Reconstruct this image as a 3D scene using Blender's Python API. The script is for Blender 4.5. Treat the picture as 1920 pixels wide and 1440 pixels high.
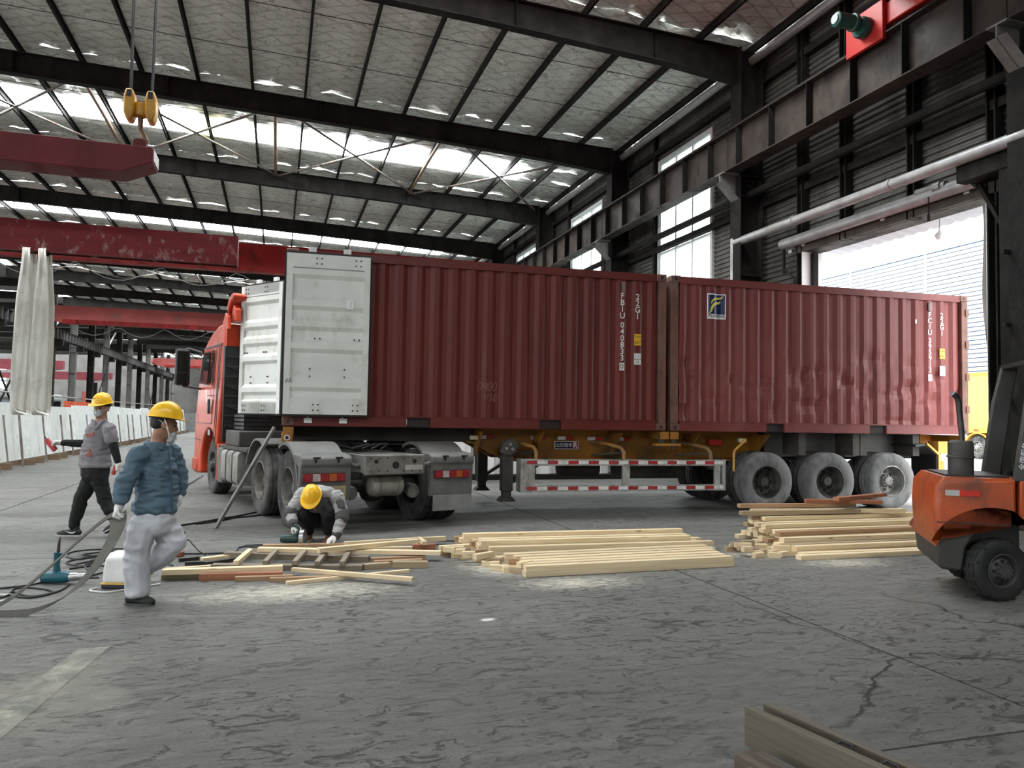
import bpy, bmesh, math, random
import numpy as np
from mathutils import Vector, Matrix, noise
R = math.radians
for o in list(bpy.data.objects): bpy.data.objects.remove(o)
S = bpy.context.scene
COL = S.collection
# ------------------------------------------------------------------ camera
CAM_F, PITCH, ROLL, CAM_H, YAW = 1422.5, 0.04508, 0.01689, 1.5146, 0.30029
def _camera():
    cd = bpy.data.cameras.new('camera'); co = bpy.data.objects.new('camera', cd); COL.objects.link(co)
    cd.sensor_fit = 'HORIZONTAL'; cd.sensor_width = 36.0; cd.lens = CAM_F * 36 / 1920
    cd.clip_start = .05; cd.clip_end = 1000
    fw = Vector((math.sin(YAW) * math.cos(PITCH), math.cos(YAW) * math.cos(PITCH), math.sin(PITCH)))
    rt = Vector((math.cos(YAW), -math.sin(YAW), 0)); up = rt.cross(fw)
    r2 = rt * math.cos(ROLL) + up * math.sin(ROLL); u2 = -rt * math.sin(ROLL) + up * math.cos(ROLL)
    m = Matrix.Identity(4)
    for i in range(3): m[i][0], m[i][1], m[i][2] = r2[i], u2[i], -fw[i]
    m[2][3] = CAM_H; co.matrix_world = m; S.camera = co
_camera()
# ------------------------------------------------------------------ sky and exposure
SKY = 5.2                       # radiance of the overcast sky
SKYLIGHT = 20.0                  # daylight coming through the translucent roof strips
w = bpy.data.worlds.new('overcast_sky'); S.world = w; w.use_nodes = True
bg = w.node_tree.nodes['Background']; bg.inputs[0].default_value = (.96, .985, 1.0, 1); bg.inputs[1].default_value = SKY
vs = S.view_settings; vs.view_transform = 'Standard'; vs.look = 'None'; vs.gamma = 1; vs.exposure = 0.6
try: vs.use_curve_mapping = False
except Exception: pass
S.cycles.use_denoising = True
S.cycles.max_bounces = 5; S.cycles.diffuse_bounces = 3; S.cycles.glossy_bounces = 2; S.cycles.transparent_max_bounces = 6
S.cycles.use_adaptive_sampling = True; S.cycles.adaptive_threshold = .09
S.cycles.sample_clamp_indirect = 6.0
# ------------------------------------------------------------------ helpers
class MB:
    """collects faces, builds ONE mesh object"""
    def __init__(s): s.v = []; s.f = []; s.m = []
    def add(s, vs, fs, mi=0):
        o = len(s.v); s.v += [(float(a[0]), float(a[1]), float(a[2])) for a in vs]
        s.f += [tuple(i + o for i in f) for f in fs]; s.m += [mi] * len(fs); return s
    def box(s, x0, x1, y0, y1, z0, z1, mi=0):
        return s.add([(x0,y0,z0),(x1,y0,z0),(x1,y1,z0),(x0,y1,z0),(x0,y0,z1),(x1,y0,z1),(x1,y1,z1),(x0,y1,z1)],
                     [(0,3,2,1),(4,5,6,7),(0,1,5,4),(1,2,6,5),(2,3,7,6),(3,0,4,7)], mi)
    def bar(s, p0, p1, w, h, up=(0,0,1), mi=0):
        p0, p1 = Vector(p0), Vector(p1); d = (p1 - p0).normalized(); u = Vector(up)
        a = d.cross(u)
        if a.length < 1e-4: a = d.cross(Vector((1,0,0)))
        a.normalize(); b = a.cross(d); a = a * w / 2; b = b * h / 2
        q = []
        for p in (p0, p1): q += [p - a - b, p + a - b, p + a + b, p - a + b]
        return s.add(q, [(0,1,2,3),(7,6,5,4),(0,4,5,1),(1,5,6,2),(2,6,7,3),(3,7,4,0)], mi)
    def cyl(s, p0, p1, r0, r1=None, n=14, mi=0):
        r1 = r0 if r1 is None else r1
        p0, p1 = Vector(p0), Vector(p1); d = (p1 - p0).normalized()
        a = d.orthogonal().normalized(); b = d.cross(a); q = []
        for p, r in ((p0, r0), (p1, r1)):
            for i in range(n):
                t = 2 * math.pi * i / n; q.append(p + (a * math.cos(t) + b * math.sin(t)) * r)
        f = [(i, (i+1) % n, n + (i+1) % n, n + i) for i in range(n)]
        return s.add(q, f + [tuple(range(n - 1, -1, -1)), tuple(range(n, 2 * n))], mi)
    def tube(s, pts, r, n=8, mi=0, flat=1.0):
        pts = [Vector(p) for p in pts]; q = []; L = len(pts); pa = None
        for i, p in enumerate(pts):
            d = (pts[min(i+1, L-1)] - pts[max(i-1, 0)]).normalized()
            if pa is None: a = d.orthogonal().normalized()
            else:
                a = pa - d * pa.dot(d); a.normalize()
            pa = a; b = d.cross(a); rr = r[i] if isinstance(r, (list, tuple)) else r
            for k in range(n):
                t = 2 * math.pi * k / n; q.append(p + a * math.cos(t) * rr + b * math.sin(t) * rr * flat)
        f = [(i*n+k, i*n+(k+1) % n, (i+1)*n+(k+1) % n, (i+1)*n+k) for i in range(L-1) for k in range(n)]
        return s.add(q, f + [tuple(range(n-1, -1, -1)), tuple(range((L-1)*n, L*n))], mi)
    def prism(s, poly, axis, a, b, mi=0):
        n = len(poly)
        def P(u, v, t): return (t, u, v) if axis == 'x' else ((u, t, v) if axis == 'y' else (u, v, t))
        q = [P(u, v, a) for u, v in poly] + [P(u, v, b) for u, v in poly]
        f = [(i, (i+1) % n, n + (i+1) % n, n + i) for i in range(n)]
        return s.add(q, f + [tuple(range(n-1, -1, -1)), tuple(range(n, 2*n))], mi)
    def lathe(s, prof, o, ax, n=28, mi=0, close=False, cap=True):
        o, ax = Vector(o), Vector(ax).normalized(); a = ax.orthogonal().normalized(); b = ax.cross(a); q = []
        for r, t in prof:
            for i in range(n):
                w_ = 2 * math.pi * i / n; q.append(o + ax * t + (a * math.cos(w_) + b * math.sin(w_)) * r)
        L = len(prof); rng = L if close else L - 1
        f = [(j*n+i, j*n+(i+1) % n, ((j+1) % L)*n+(i+1) % n, ((j+1) % L)*n+i) for j in range(rng) for i in range(n)]
        if not close and cap:
            if prof[0][0] > 1e-5: f.append(tuple(range(n-1, -1, -1)))
            if prof[-1][0] > 1e-5: f.append(tuple(range((L-1)*n, L*n)))
        return s.add(q, f, mi)
    def grid(s, rows, mi=0):
        nr, nc = len(rows), len(rows[0]); q = [p for r in rows for p in r]
        return s.add(q, [(i*nc+j, i*nc+j+1, (i+1)*nc+j+1, (i+1)*nc+j) for i in range(nr-1) for j in range(nc-1)], mi)
    def ribbon(s, pts, w, side, t=.004, mi=0):
        """a flat strap along pts, width w along the vector side"""
        sd = Vector(side).normalized() * w / 2; P = [Vector(p) for p in pts]; q = []
        for i, p in enumerate(P):
            d = (P[min(i+1, len(P)-1)] - P[max(i-1, 0)]).normalized(); n_ = d.cross(sd).normalized() * t / 2
            q += [p - sd - n_, p + sd - n_, p + sd + n_, p - sd + n_]
        f = [(i*4+k, i*4+(k+1) % 4, i*4+4+(k+1) % 4, i*4+4+k) for i in range(len(P)-1) for k in range(4)]
        return s.add(q, f + [(3,2,1,0), tuple(range(len(q)-4, len(q)))], mi)
    def mesh(s, name, mats, smooth=None):
        me = bpy.data.meshes.new(name); me.from_pydata(s.v, [], s.f)
        for m in (mats if isinstance(mats, (list, tuple)) else [mats]): me.materials.append(m)
        if any(s.m): me.polygons.foreach_set('material_index', s.m)
        bm = bmesh.new(); bm.from_mesh(me); bmesh.ops.recalc_face_normals(bm, faces=bm.faces); bm.to_mesh(me); bm.free()
        if smooth: shade(me, smooth)
        return me
    def build(s, name, mats, parent=None, smooth=None, bevel=0, **k):
        o = link(name, s.mesh(name, mats, smooth), parent)
        if bevel:
            b = o.modifiers.new('bevel', 'BEVEL'); b.width = bevel; b.segments = 2; b.limit_method = 'ANGLE'; b.angle_limit = R(35)
            if not smooth: shade(o.data, 35)
        if k: tag(o, **k)
        return o
def shade(me, ang):
    me.polygons.foreach_set('use_smooth', [True] * len(me.polygons))
    try: me.set_sharp_from_angle(angle=R(ang))
    except Exception: pass
def link(name, me, parent=None, loc=None, rz=0):
    o = bpy.data.objects.new(name, me); COL.objects.link(o)
    if parent: o.parent = parent
    if loc: o.location = loc
    if rz: o.rotation_euler = (0, 0, rz)
    return o
def tag(o, label=None, cat=None, group=None, kind=None):
    if label: o['label'] = label
    if cat: o['category'] = cat
    if group: o['group'] = group
    if kind: o['kind'] = kind
    return o
def thing(name, label, cat, loc=(0,0,0), rz=0, group=None, kind=None):
    o = bpy.data.objects.new(name, None); COL.objects.link(o); o.empty_display_size = .1
    o.location = loc; o.rotation_euler = (0, 0, rz)
    return tag(o, label, cat, group, kind)
def copy_tree(o, parent=None, loc=None, rz=None):
    c = o.copy(); COL.objects.link(c)
    if parent is not None: c.parent = parent
    if loc is not None: c.location = loc
    if rz is not None: c.rotation_euler = (0, 0, rz)
    for ch in list(o.children): copy_tree(ch, c)
    return c
_TMP = bpy.data.scenes.new('scratch')
def bake_mesh(o):
    """evaluated copy of an object, made in a scratch scene so that nothing else is evaluated"""
    _TMP.collection.objects.link(o); vl = _TMP.view_layers[0]; vl.update(); dg = vl.depsgraph; dg.update()
    me = bpy.data.meshes.new_from_object(o.evaluated_get(dg)); bpy.data.objects.remove(o); return me
def text_mesh(txt, size, bold=0.0, spacing=1.0, align='CENTER'):
    cu = bpy.data.curves.new('t', 'FONT'); cu.body = txt; cu.size = size; cu.align_x = align; cu.align_y = 'CENTER'
    cu.offset = bold; cu.space_character = spacing; cu.resolution_u = 3
    me = bake_mesh(bpy.data.objects.new('t', cu)); bpy.data.curves.remove(cu)
    return me
def text(name, txt, size, mat, parent, loc, ex=(1,0,0), ey=(0,0,1), bold=0.0, spacing=1.0, lift=.0, fy=None):
    """flat printed lettering; ex/ey are the writing and the up direction"""
    me = text_mesh(txt, size, bold, spacing); ex, ey, l = Vector(ex).normalized(), Vector(ey).normalized(), Vector(loc)
    nz = ex.cross(ey)
    for v in me.vertices:
        p = l + ex * v.co.x + ey * v.co.y + nz * lift
        if fy: p.y = fy(p.x)
        v.co = p
    me.materials.clear(); me.materials.append(mat); me.name = name
    return link(name, me, parent)
# ------------------------------------------------------------------ materials
_mats = {}
def nd(nt, t, **k):
    n = nt.nodes.new(t)
    for a, b in k.items():
        if a == 'i':
            for key, val in b.items(): n.inputs[key].default_value = val
        else: setattr(n, a, b)
    return n
def ramp(nt, fac, stops):
    r = nd(nt, 'ShaderNodeValToRGB'); e = r.color_ramp.elements
    e[0].position, e[0].color = stops[0][0], stops[0][1]; e[1].position, e[1].color = stops[1][0], stops[1][1]
    for p, c in stops[2:]:
        x = e.new(p); x.color = c
    nt.links.new(fac, r.inputs[0]); return r.outputs[0]
def mixc(nt, fac, a, b, mode='MIX'):
    m = nd(nt, 'ShaderNodeMix', data_type='RGBA', blend_type=mode)
    for inp, val in ((m.inputs[0], fac), (m.inputs[6], a), (m.inputs[7], b)):
        if hasattr(val, 'links') or hasattr(val, 'is_linked'): nt.links.new(val, inp)
        elif isinstance(val, (int, float)): inp.default_value = val
        else: inp.default_value = (*val[:3], 1)
    return m.outputs[2]
def noise_t(nt, vec, scale, detail=4, rough=.55, dist=0.0):
    n = nd(nt, 'ShaderNodeTexNoise', i={'Scale': scale, 'Detail': detail, 'Roughness': rough, 'Distortion': dist})
    if vec is not None: nt.links.new(vec, n.inputs['Vector'])
    return n.outputs[0]
def stretch(nt, vec, s):
    m = nd(nt, 'ShaderNodeMapping'); m.inputs['Scale'].default_value = s; nt.links.new(vec, m.inputs[0]); return m.outputs[0]
def new_mat(name):
    m = bpy.data.materials.new(name); m.use_nodes = True; nt = m.node_tree
    return m, nt, nt.nodes['Principled BSDF']
def G3(v): return (v, v, v, 1)
def mat(name, col, rough=.5, metal=0.0, var=.12, scale=2.5, bump=0.0, bscale=30, dirt=None, dirt_amt=.5, dscale=2.0,
        st=(1,1,1), coat=0.0, rnd=0.0, spec=.5, world=False):
    """paint / metal / cloth with uneven tone, optional grime with its own shape, optional fine relief"""
    if name in _mats: return _mats[name]
    m, nt, b = new_mat(name); L = nt.links.new
    if world: vec = nd(nt, 'ShaderNodeNewGeometry').outputs['Position']
    else: vec = nd(nt, 'ShaderNodeTexCoord').outputs['Object']
    v2 = stretch(nt, vec, st)
    c = Vector(col); n1 = noise_t(nt, v2, scale, 5)
    lo = [max(0, x * (1 - var * 1.6)) for x in c]; hi = [min(1, x * (1 + var * 1.6)) for x in c]
    out = ramp(nt, n1, [(.3, (*lo, 1)), (.7, (*hi, 1))])
    if rnd:
        oi = nd(nt, 'ShaderNodeObjectInfo'); mr = nd(nt, 'ShaderNodeMapRange', i={3: 1 - rnd, 4: 1 + rnd}); L(oi.outputs['Random'], mr.inputs[0])
        out = mixc(nt, 1.0, out, mr.outputs[0], 'MULTIPLY')
    rr = rough
    if dirt:
        n2 = noise_t(nt, stretch(nt, vec, (1, 1, .6)), dscale, 8, .68, .3)
        f = ramp(nt, n2, [(.62 - .35 * dirt_amt, G3(0)), (.78 - .25 * dirt_amt, G3(1))])
        out = mixc(nt, f, out, dirt)
        L(ramp(nt, f, [(0, G3(rough)), (1, G3(min(1, rough + .3)))]), b.inputs['Roughness'])
    else: b.inputs['Roughness'].default_value = rr
    L(out, b.inputs['Base Color']); b.inputs['Metallic'].default_value = metal
    b.inputs['Specular IOR Level'].default_value = spec
    if coat: b.inputs['Coat Weight'].default_value = coat; b.inputs['Coat Roughness'].default_value = .12
    if bump:
        n3 = noise_t(nt, v2, bscale, 5); bp = nd(nt, 'ShaderNodeBump', i={'Strength': bump, 'Distance': .02}); L(n3, bp.inputs['Height']); L(bp.outputs[0], b.inputs['Normal'])
    _mats[name] = m; return m
def floor_mat():
    m, nt, b = new_mat('worn_concrete'); L = nt.links.new
    P = nd(nt, 'ShaderNodeNewGeometry').outputs['Position']
    big = noise_t(nt, stretch(nt, P, (.5, .9, 1)), .55, 6, .6, .4)
    c = ramp(nt, big, [(.30, (.095, .093, .085, 1)), (.52, (.140, .138, .127, 1)), (.74, (.200, .196, .181, 1))])
    smear = noise_t(nt, stretch(nt, P, (1.0, 4.5, 1)), 1.6, 8, .68, 1.2)
    c = mixc(nt, ramp(nt, smear, [(.42, G3(0)), (.75, G3(.55))]), c, (.095, .097, .094))
    streak = noise_t(nt, stretch(nt, P, (.25, 6, 1)), 1.2, 5, .6, .5)
    c = mixc(nt, ramp(nt, streak, [(.55, G3(0)), (.8, G3(.35))]), c, (.34, .34, .32))
    fine = noise_t(nt, P, 55, 3, .6)
    c = mixc(nt, .3, c, ramp(nt, fine, [(.3, (.09, .09, .085, 1)), (.7, (.26, .258, .245, 1))]))
    # chips and flakes, stretched like trowelled concrete
    pit = nd(nt, 'ShaderNodeTexVoronoi', i={'Scale': 9.0, 'Randomness': 1.0}); L(stretch(nt, P, (1, 2.2, 1)), pit.inputs['Vector'])
    pm = noise_t(nt, P, .8, 3)
    pf = nd(nt, 'ShaderNodeMath', operation='MULTIPLY'); L(ramp(nt, pit.outputs['Distance'], [(.08, G3(.9)), (.24, G3(0))]), pf.inputs[0]); L(ramp(nt, pm, [(.40, G3(0)), (.58, G3(1))]), pf.inputs[1])
    c = mixc(nt, pf.outputs[0], c, (.085, .085, .082))
    fk_ = noise_t(nt, stretch(nt, P, (1.0, 1.9, 1)), 4.2, 10, .72, 1.8); fm = noise_t(nt, P, .45, 3)
    ff_ = nd(nt, 'ShaderNodeMath', operation='MULTIPLY'); L(ramp(nt, fk_, [(.56, G3(0)), (.64, G3(1))]), ff_.inputs[0]); L(ramp(nt, fm, [(.38, G3(.15)), (.6, G3(.8))]), ff_.inputs[1])
    c = mixc(nt, ff_.outputs[0], c, (.075, .075, .072))
    # pale sawdust spilled round the sawn ends of the timber
    def patch(x, y, rx, ry, n0, n1, col, c, sc=7):
        mp = nd(nt, 'ShaderNodeMapping', vector_type='POINT'); mp.inputs['Location'].default_value = (-x / rx, -y / ry, 0); mp.inputs['Scale'].default_value = (1 / rx, 1 / ry, 0); L(P, mp.inputs[0])
        ln = nd(nt, 'ShaderNodeVectorMath', operation='LENGTH'); L(mp.outputs[0], ln.inputs[0])
        fall = nd(nt, 'ShaderNodeMapRange', i={1: 1.0, 2: 0.0, 3: 0.0, 4: 1.0}); L(ln.outputs['Value'], fall.inputs[0])
        n_ = noise_t(nt, stretch(nt, P, (.8, 1.6, 1)), sc, 8, .75, .8)
        ad = nd(nt, 'ShaderNodeMath', operation='MULTIPLY'); L(n_, ad.inputs[0]); L(fall.outputs[0], ad.inputs[1])
        return mixc(nt, ramp(nt, ad.outputs[0], [(n0, G3(0)), (n1, G3(.9))]), c, col)
    for x, y, rx, ry in ((2.2, 7.5, 1.0, 1.3), (2.7, 6.6, 1.5, .7), (6.0, 6.9, 1.4, .7), (.2, 6.8, 2.2, .9), (5.3, 7.6, .8, .8)):
        c = patch(x, y, rx, ry, .27, .50, (.60, .56, .46), c, 13)
    c = patch(1.55, 5.55, .35, .22, .40, .46, (.8, .8, .78), c, 9)
    c = patch(-1.2, 4.6, 1.6, 2.4, .30, .62, (.33, .31, .26), c, 3)
    # hair cracks wandering off the slab corner near the pallet
    vn = nd(nt, 'ShaderNodeTexVoronoi', feature='DISTANCE_TO_EDGE', i={'Scale': .42})
    wob = nd(nt, 'ShaderNodeTexNoise', i={'Scale': 2.2, 'Detail': 5.0}); L(P, wob.inputs['Vector'])
    wv = nd(nt, 'ShaderNodeVectorMath', operation='SCALE', i={3: .55}); L(wob.outputs['Color'], wv.inputs[0])
    av = nd(nt, 'ShaderNodeVectorMath', operation='ADD'); L(P, av.inputs[0]); L(wv.outputs[0], av.inputs[1]); L(av.outputs[0], vn.inputs['Vector'])
    near = nd(nt, 'ShaderNodeVectorMath', operation='DISTANCE', i={1: (4.3, 4.0, 0)}); L(P, near.inputs[0])
    cm = nd(nt, 'ShaderNodeMath', operation='MULTIPLY'); L(ramp(nt, vn.outputs['Distance'], [(.002, G3(.9)), (.006, G3(0))]), cm.inputs[0])
    nn = nd(nt, 'ShaderNodeMapRange', i={1: 2.3, 2: 1.3, 3: 0.0, 4: 1.0}); L(near.outputs['Value'], nn.inputs[0]); L(nn.outputs[0], cm.inputs[1])
    c = mixc(nt, cm.outputs[0], c, (.03, .03, .03))
    b.inputs['Specular IOR Level'].default_value = .28
    L(c, b.inputs['Base Color'])
    L(ramp(nt, smear, [(.3, G3(.42)), (.7, G3(.66))]), b.inputs['Roughness'])
    hm = noise_t(nt, stretch(nt, P, (1, 2, 1)), 5, 8, .7, .8)
    hs = nd(nt, 'ShaderNodeMath', operation='SUBTRACT'); L(hm, hs.inputs[0]); L(pf.outputs[0], hs.inputs[1])
    h2 = nd(nt, 'ShaderNodeMath', operation='SUBTRACT'); L(hs.outputs[0], h2.inputs[0]); L(cm.outputs[0], h2.inputs[1])
    h3 = nd(nt, 'ShaderNodeMath', operation='SUBTRACT'); L(h2.outputs[0], h3.inputs[0]); L(ff_.outputs[0], h3.inputs[1])
    bp = nd(nt, 'ShaderNodeBump', i={'Strength': .8, 'Distance': .03}); L(h3.outputs[0], bp.inputs['Height']); L(bp.outputs[0], b.inputs['Normal'])
    return m
def foil_mat():
    m, nt, b = new_mat('roof_foil'); L = nt.links.new
    P = nd(nt, 'ShaderNodeNewGeometry').outputs['Position']
    n = noise_t(nt, P, .5, 4); c = ramp(nt, n, [(.3, (.80, .80, .73, 1)), (.7, (.97, .97, .90, 1))])
    # the diamond wire netting that carries the foil
    fac = None
    for s in (1, -1):
        mp = nd(nt, 'ShaderNodeMapping'); mp.inputs['Rotation'].default_value = (0, 0, R(62 * s)); L(P, mp.inputs[0])
        wv = nd(nt, 'ShaderNodeTexWave', wave_type='BANDS', bands_direction='X', wave_profile='SIN', i={'Scale': .8, 'Distortion': 1.6, 'Detail': 2.0, 'Detail Scale': .6}); L(mp.outputs[0], wv.inputs['Vector'])
        f = ramp(nt, wv.outputs['Fac'], [(.95, G3(0)), (.985, G3(.38))])
        if fac is None: fac = f
        else:
            a = nd(nt, 'ShaderNodeMath', operation='MAXIMUM'); L(fac, a.inputs[0]); L(f, a.inputs[1]); fac = a.outputs[0]
    c = mixc(nt, fac, c, (.16, .16, .15)); L(c, b.inputs['Base Color'])
    b.inputs['Metallic'].default_value = .30
    L(ramp(nt, noise_t(nt, P, 3, 4), [(.3, G3(.22)), (.7, G3(.42))]), b.inputs['Roughness'])
    wr = noise_t(nt, stretch(nt, P, (1.2, 3.5, 1)), 2.6, 7, .62, 1.6)
    wr2 = noise_t(nt, stretch(nt, P, (3, 1, 1)), 3.3, 5, .6, 1.0)
    a = nd(nt, 'ShaderNodeMath', operation='ADD'); L(wr, a.inputs[0]); L(wr2, a.inputs[1])
    a2 = nd(nt, 'ShaderNodeMath', operation='SUBTRACT'); L(a.outputs[0], a2.inputs[0]); L(fac, a2.inputs[1])
    bp = nd(nt, 'ShaderNodeBump', i={'Strength': .7, 'Distance': .09}); L(a2.outputs[0], bp.inputs['Height']); L(bp.outputs[0], b.inputs['Normal'])
    return m
def wood_mat(name, c0, c1, rough=.6, rnd=.14):
    m, nt, b = new_mat(name); L = nt.links.new
    T = nd(nt, 'ShaderNodeTexCoord').outputs['Object']; oi = nd(nt, 'ShaderNodeObjectInfo')
    off = nd(nt, 'ShaderNodeVectorMath', operation='SCALE', i={0: (31, 17, 23)}); L(oi.outputs['Random'], off.inputs[3])
    av = nd(nt, 'ShaderNodeVectorMath', operation='ADD'); L(T, av.inputs[0]); L(off.outputs[0], av.inputs[1])
    g = noise_t(nt, stretch(nt, av.outputs[0], (1.2, 26, 26)), 1.6, 6, .6, .6)
    c = ramp(nt, g, [(.3, (*c0, 1)), (.7, (*c1, 1))])
    kn = nd(nt, 'ShaderNodeTexVoronoi', i={'Scale': 2.4}); L(stretch(nt, av.outputs[0], (1, 4, 4)), kn.inputs['Vector'])
    c = mixc(nt, ramp(nt, kn.outputs['Distance'], [(.05, G3(.8)), (.13, G3(0))]), c, [x * .42 for x in c0])
    mr = nd(nt, 'ShaderNodeMapRange', i={3: 1 - rnd, 4: 1 + rnd}); L(oi.outputs['Random'], mr.inputs[0])
    c = mixc(nt, 1.0, c, mr.outputs[0], 'MULTIPLY'); L(c, b.inputs['Base Color']); b.inputs['Roughness'].default_value = rough
    bp = nd(nt, 'ShaderNodeBump', i={'Strength': .3, 'Distance': .004}); L(g, bp.inputs['Height']); L(bp.outputs[0], b.inputs['Normal'])
    return m
def emit_mat(name, col, strength):
    m, nt, b = new_mat(name); b.inputs['Base Color'].default_value = (*[min(.8, c * .8) for c in col], 1)
    b.inputs['Emission Color'].default_value = (*col, 1); b.inputs['Emission Strength'].default_value = strength; b.inputs['Roughness'].default_value = .5
    return m
def glass_mat(name, col=(1, 1, 1), mixf=.25, tint=(.9, .95, .93), rough=.1):
    """thin glazing: mostly lets the sky through, a little milky dust"""
    m, nt, b = new_mat(name); L = nt.links.new; out = nt.nodes['Material Output']
    tr = nd(nt, 'ShaderNodeBsdfTransparent', i={0: (*col, 1)}); tl = nd(nt, 'ShaderNodeBsdfTranslucent', i={0: (*tint, 1)})
    T = nd(nt, 'ShaderNodeTexCoord').outputs['Object']
    f = ramp(nt, noise_t(nt, stretch(nt, T, (1, 1, .3)), 3, 6), [(.3, G3(mixf * .5)), (.8, G3(min(1, mixf * 1.6)))])
    mx = nd(nt, 'ShaderNodeMixShader'); L(f, mx.inputs[0]); L(tr.outputs[0], mx.inputs[1]); L(tl.outputs[0], mx.inputs[2])
    b.inputs['Base Color'].default_value = (0, 0, 0, 1); b.inputs['Roughness'].default_value = rough
    m2 = nd(nt, 'ShaderNodeMixShader', i={0: .06}); L(mx.outputs[0], m2.inputs[1])
    gl = nd(nt, 'ShaderNodeBsdfGlossy', i={'Roughness': rough}); L(gl.outputs[0], m2.inputs[2]); L(m2.outputs[0], out.inputs['Surface'])
    return m
RUST = (.12, .055, .03); GRIME = (.10, .095, .085); DUST = (.34, .33, .30)
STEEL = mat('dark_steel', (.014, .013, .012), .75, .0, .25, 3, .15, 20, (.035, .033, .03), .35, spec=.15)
STEEL2 = mat('brown_steel', (.055, .043, .036), .6, .1, .22, 2, .1, 20, (.03, .027, .024), .4, spec=.3)
GALV = mat('galvanised_steel', (.28, .28, .27), .45, .7, .15, 4, .1, 30)
CLAD = mat('wall_cladding', (.105, .100, .090), .5, .2, .16, .7, .0, 20, (.05, .047, .042), .45, .9, spec=.35)
PIPE = mat('grey_pipe', (.36, .36, .36), .4, .4, .15, 3, 0, 10, DUST, .4)
BLACK = mat('black_plastic', (.012, .012, .013), .5, 0, .3)
RUBBER = mat('tyre_rubber', (.020, .020, .021), .8, 0, .3, 6, .2, 30, (.12, .118, .112), .62, 4)
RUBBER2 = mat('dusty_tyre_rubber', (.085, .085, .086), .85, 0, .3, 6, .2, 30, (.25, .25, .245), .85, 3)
WHITE = mat('white_paint', (.78, .78, .76), .45, 0, .05, 2)
CRANE = mat('crane_red', (.26, .012, .011), .55, 0, .15, 1, 0, 10, (.11, .012, .011), .35, spec=.25)
CRANE2 = mat('faded_crane_red', (.38, .085, .078), .6, 0, .1, 1, spec=.25)
# ------------------------------------------------------------------ the hall
random.seed(4)
WX, LX = 11.2, -18.0                       # right wall, left column row
BAY = 7.33
CY = [15.7 + BAY * k for k in range(-9, 20)]
Y0, Y1 = CY[0], CY[-1]
def zr(x): return 10.75 + .03 * (WX - x)   # roof underside
FLOOR = floor_mat()
fl = MB().box(LX - 28, WX + .3, Y0 - 4, Y1 + 4, -.3, -.035).build('floor', mat('joint_filler', (.035, .034, .032), .9), kind='structure', label='grey worn concrete floor of the hall', cat='floor')
XJ = [LX - 28, -40, -34.5, -29, -23.5, -18, -14, -9, -3.9, 3.92, 9.5, WX + .3]
YJ = [2.92 + 6 * k for k in range(-10, 29)]
_sl = {}
for i in range(len(XJ) - 1):
    for j in range(len(YJ) - 1):
        a, b_ = XJ[i + 1] - XJ[i], YJ[j + 1] - YJ[j]
        if i < 5 and j > 0:
            continue
        key = (round(a, 3), round(b_, 3))
        if key not in _sl: _sl[key] = MB().box(0, a - .022, 0, b_ - .018, -.12, 0).mesh('concrete_slab', FLOOR)
        if i >= 5: link('concrete_slab', _sl[key], fl, (XJ[i] + .011, YJ[j] + .009, 0))
MB().box(LX - 28, LX, Y0 - 4, Y1 + 4, -.12, 0).build('concrete_apron', FLOOR, fl)
# faded painted line on the floor, near left
MB().add([(-1.42, 3.55, .0015), (-1.24, 3.55, .0015), (-.98, 5.5, .0015), (-1.16, 5.5, .0015)], [(0, 1, 2, 3)]).build('painted_line', mat('worn_line_paint', (.34, .33, .26), .7, 0, .2, 3, 0, 10, (.17, .17, .155), .85, 5), fl)
MB().box(WX + .3, 120, -60, 140, -.3, -.02).build('yard_ground', mat('yard_concrete', (.28, .28, .275), .8, 0, .1, .6, world=True), kind='structure', label='pale concrete yard outside the big door', cat='ground')
# --- columns, runway beams, brackets
def hcol(name, x0, x1, y, z1, wd, m, **k):
    mb = MB()
    mb.box(x0, x0 + .03, y - wd / 2, y + wd / 2, 0, z1).box(x1 - .03, x1, y - wd / 2, y + wd / 2, 0, z1).box(x0 + .03, x1 - .03, y - .012, y + .012, 0, z1)
    for z in (2.5, 5.0, 6.9, 7.4):
        if z < z1: mb.box(x0 + .03, x1 - .03, y - wd / 2, y + wd / 2, z, z + .02)
    return mb.build(name, m, **k)
def iprof(xc, w_, z0, z1, t=.025, wt=.016):
    h = w_ / 2
    return [(xc-h,z0),(xc+h,z0),(xc+h,z0+t),(xc+wt/2,z0+t),(xc+wt/2,z1-t),(xc+h,z1-t),(xc+h,z1),(xc-h,z1),(xc-h,z1-t),(xc-wt/2,z1-t),(xc-wt/2,z0+t),(xc-h,z0+t)]
ORD = ['first', 'second', 'third', 'fourth', 'fifth', 'sixth', 'seventh', 'eighth', 'ninth', 'tenth']
RC = [y for y in CY if 0 < y < 100]
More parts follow.
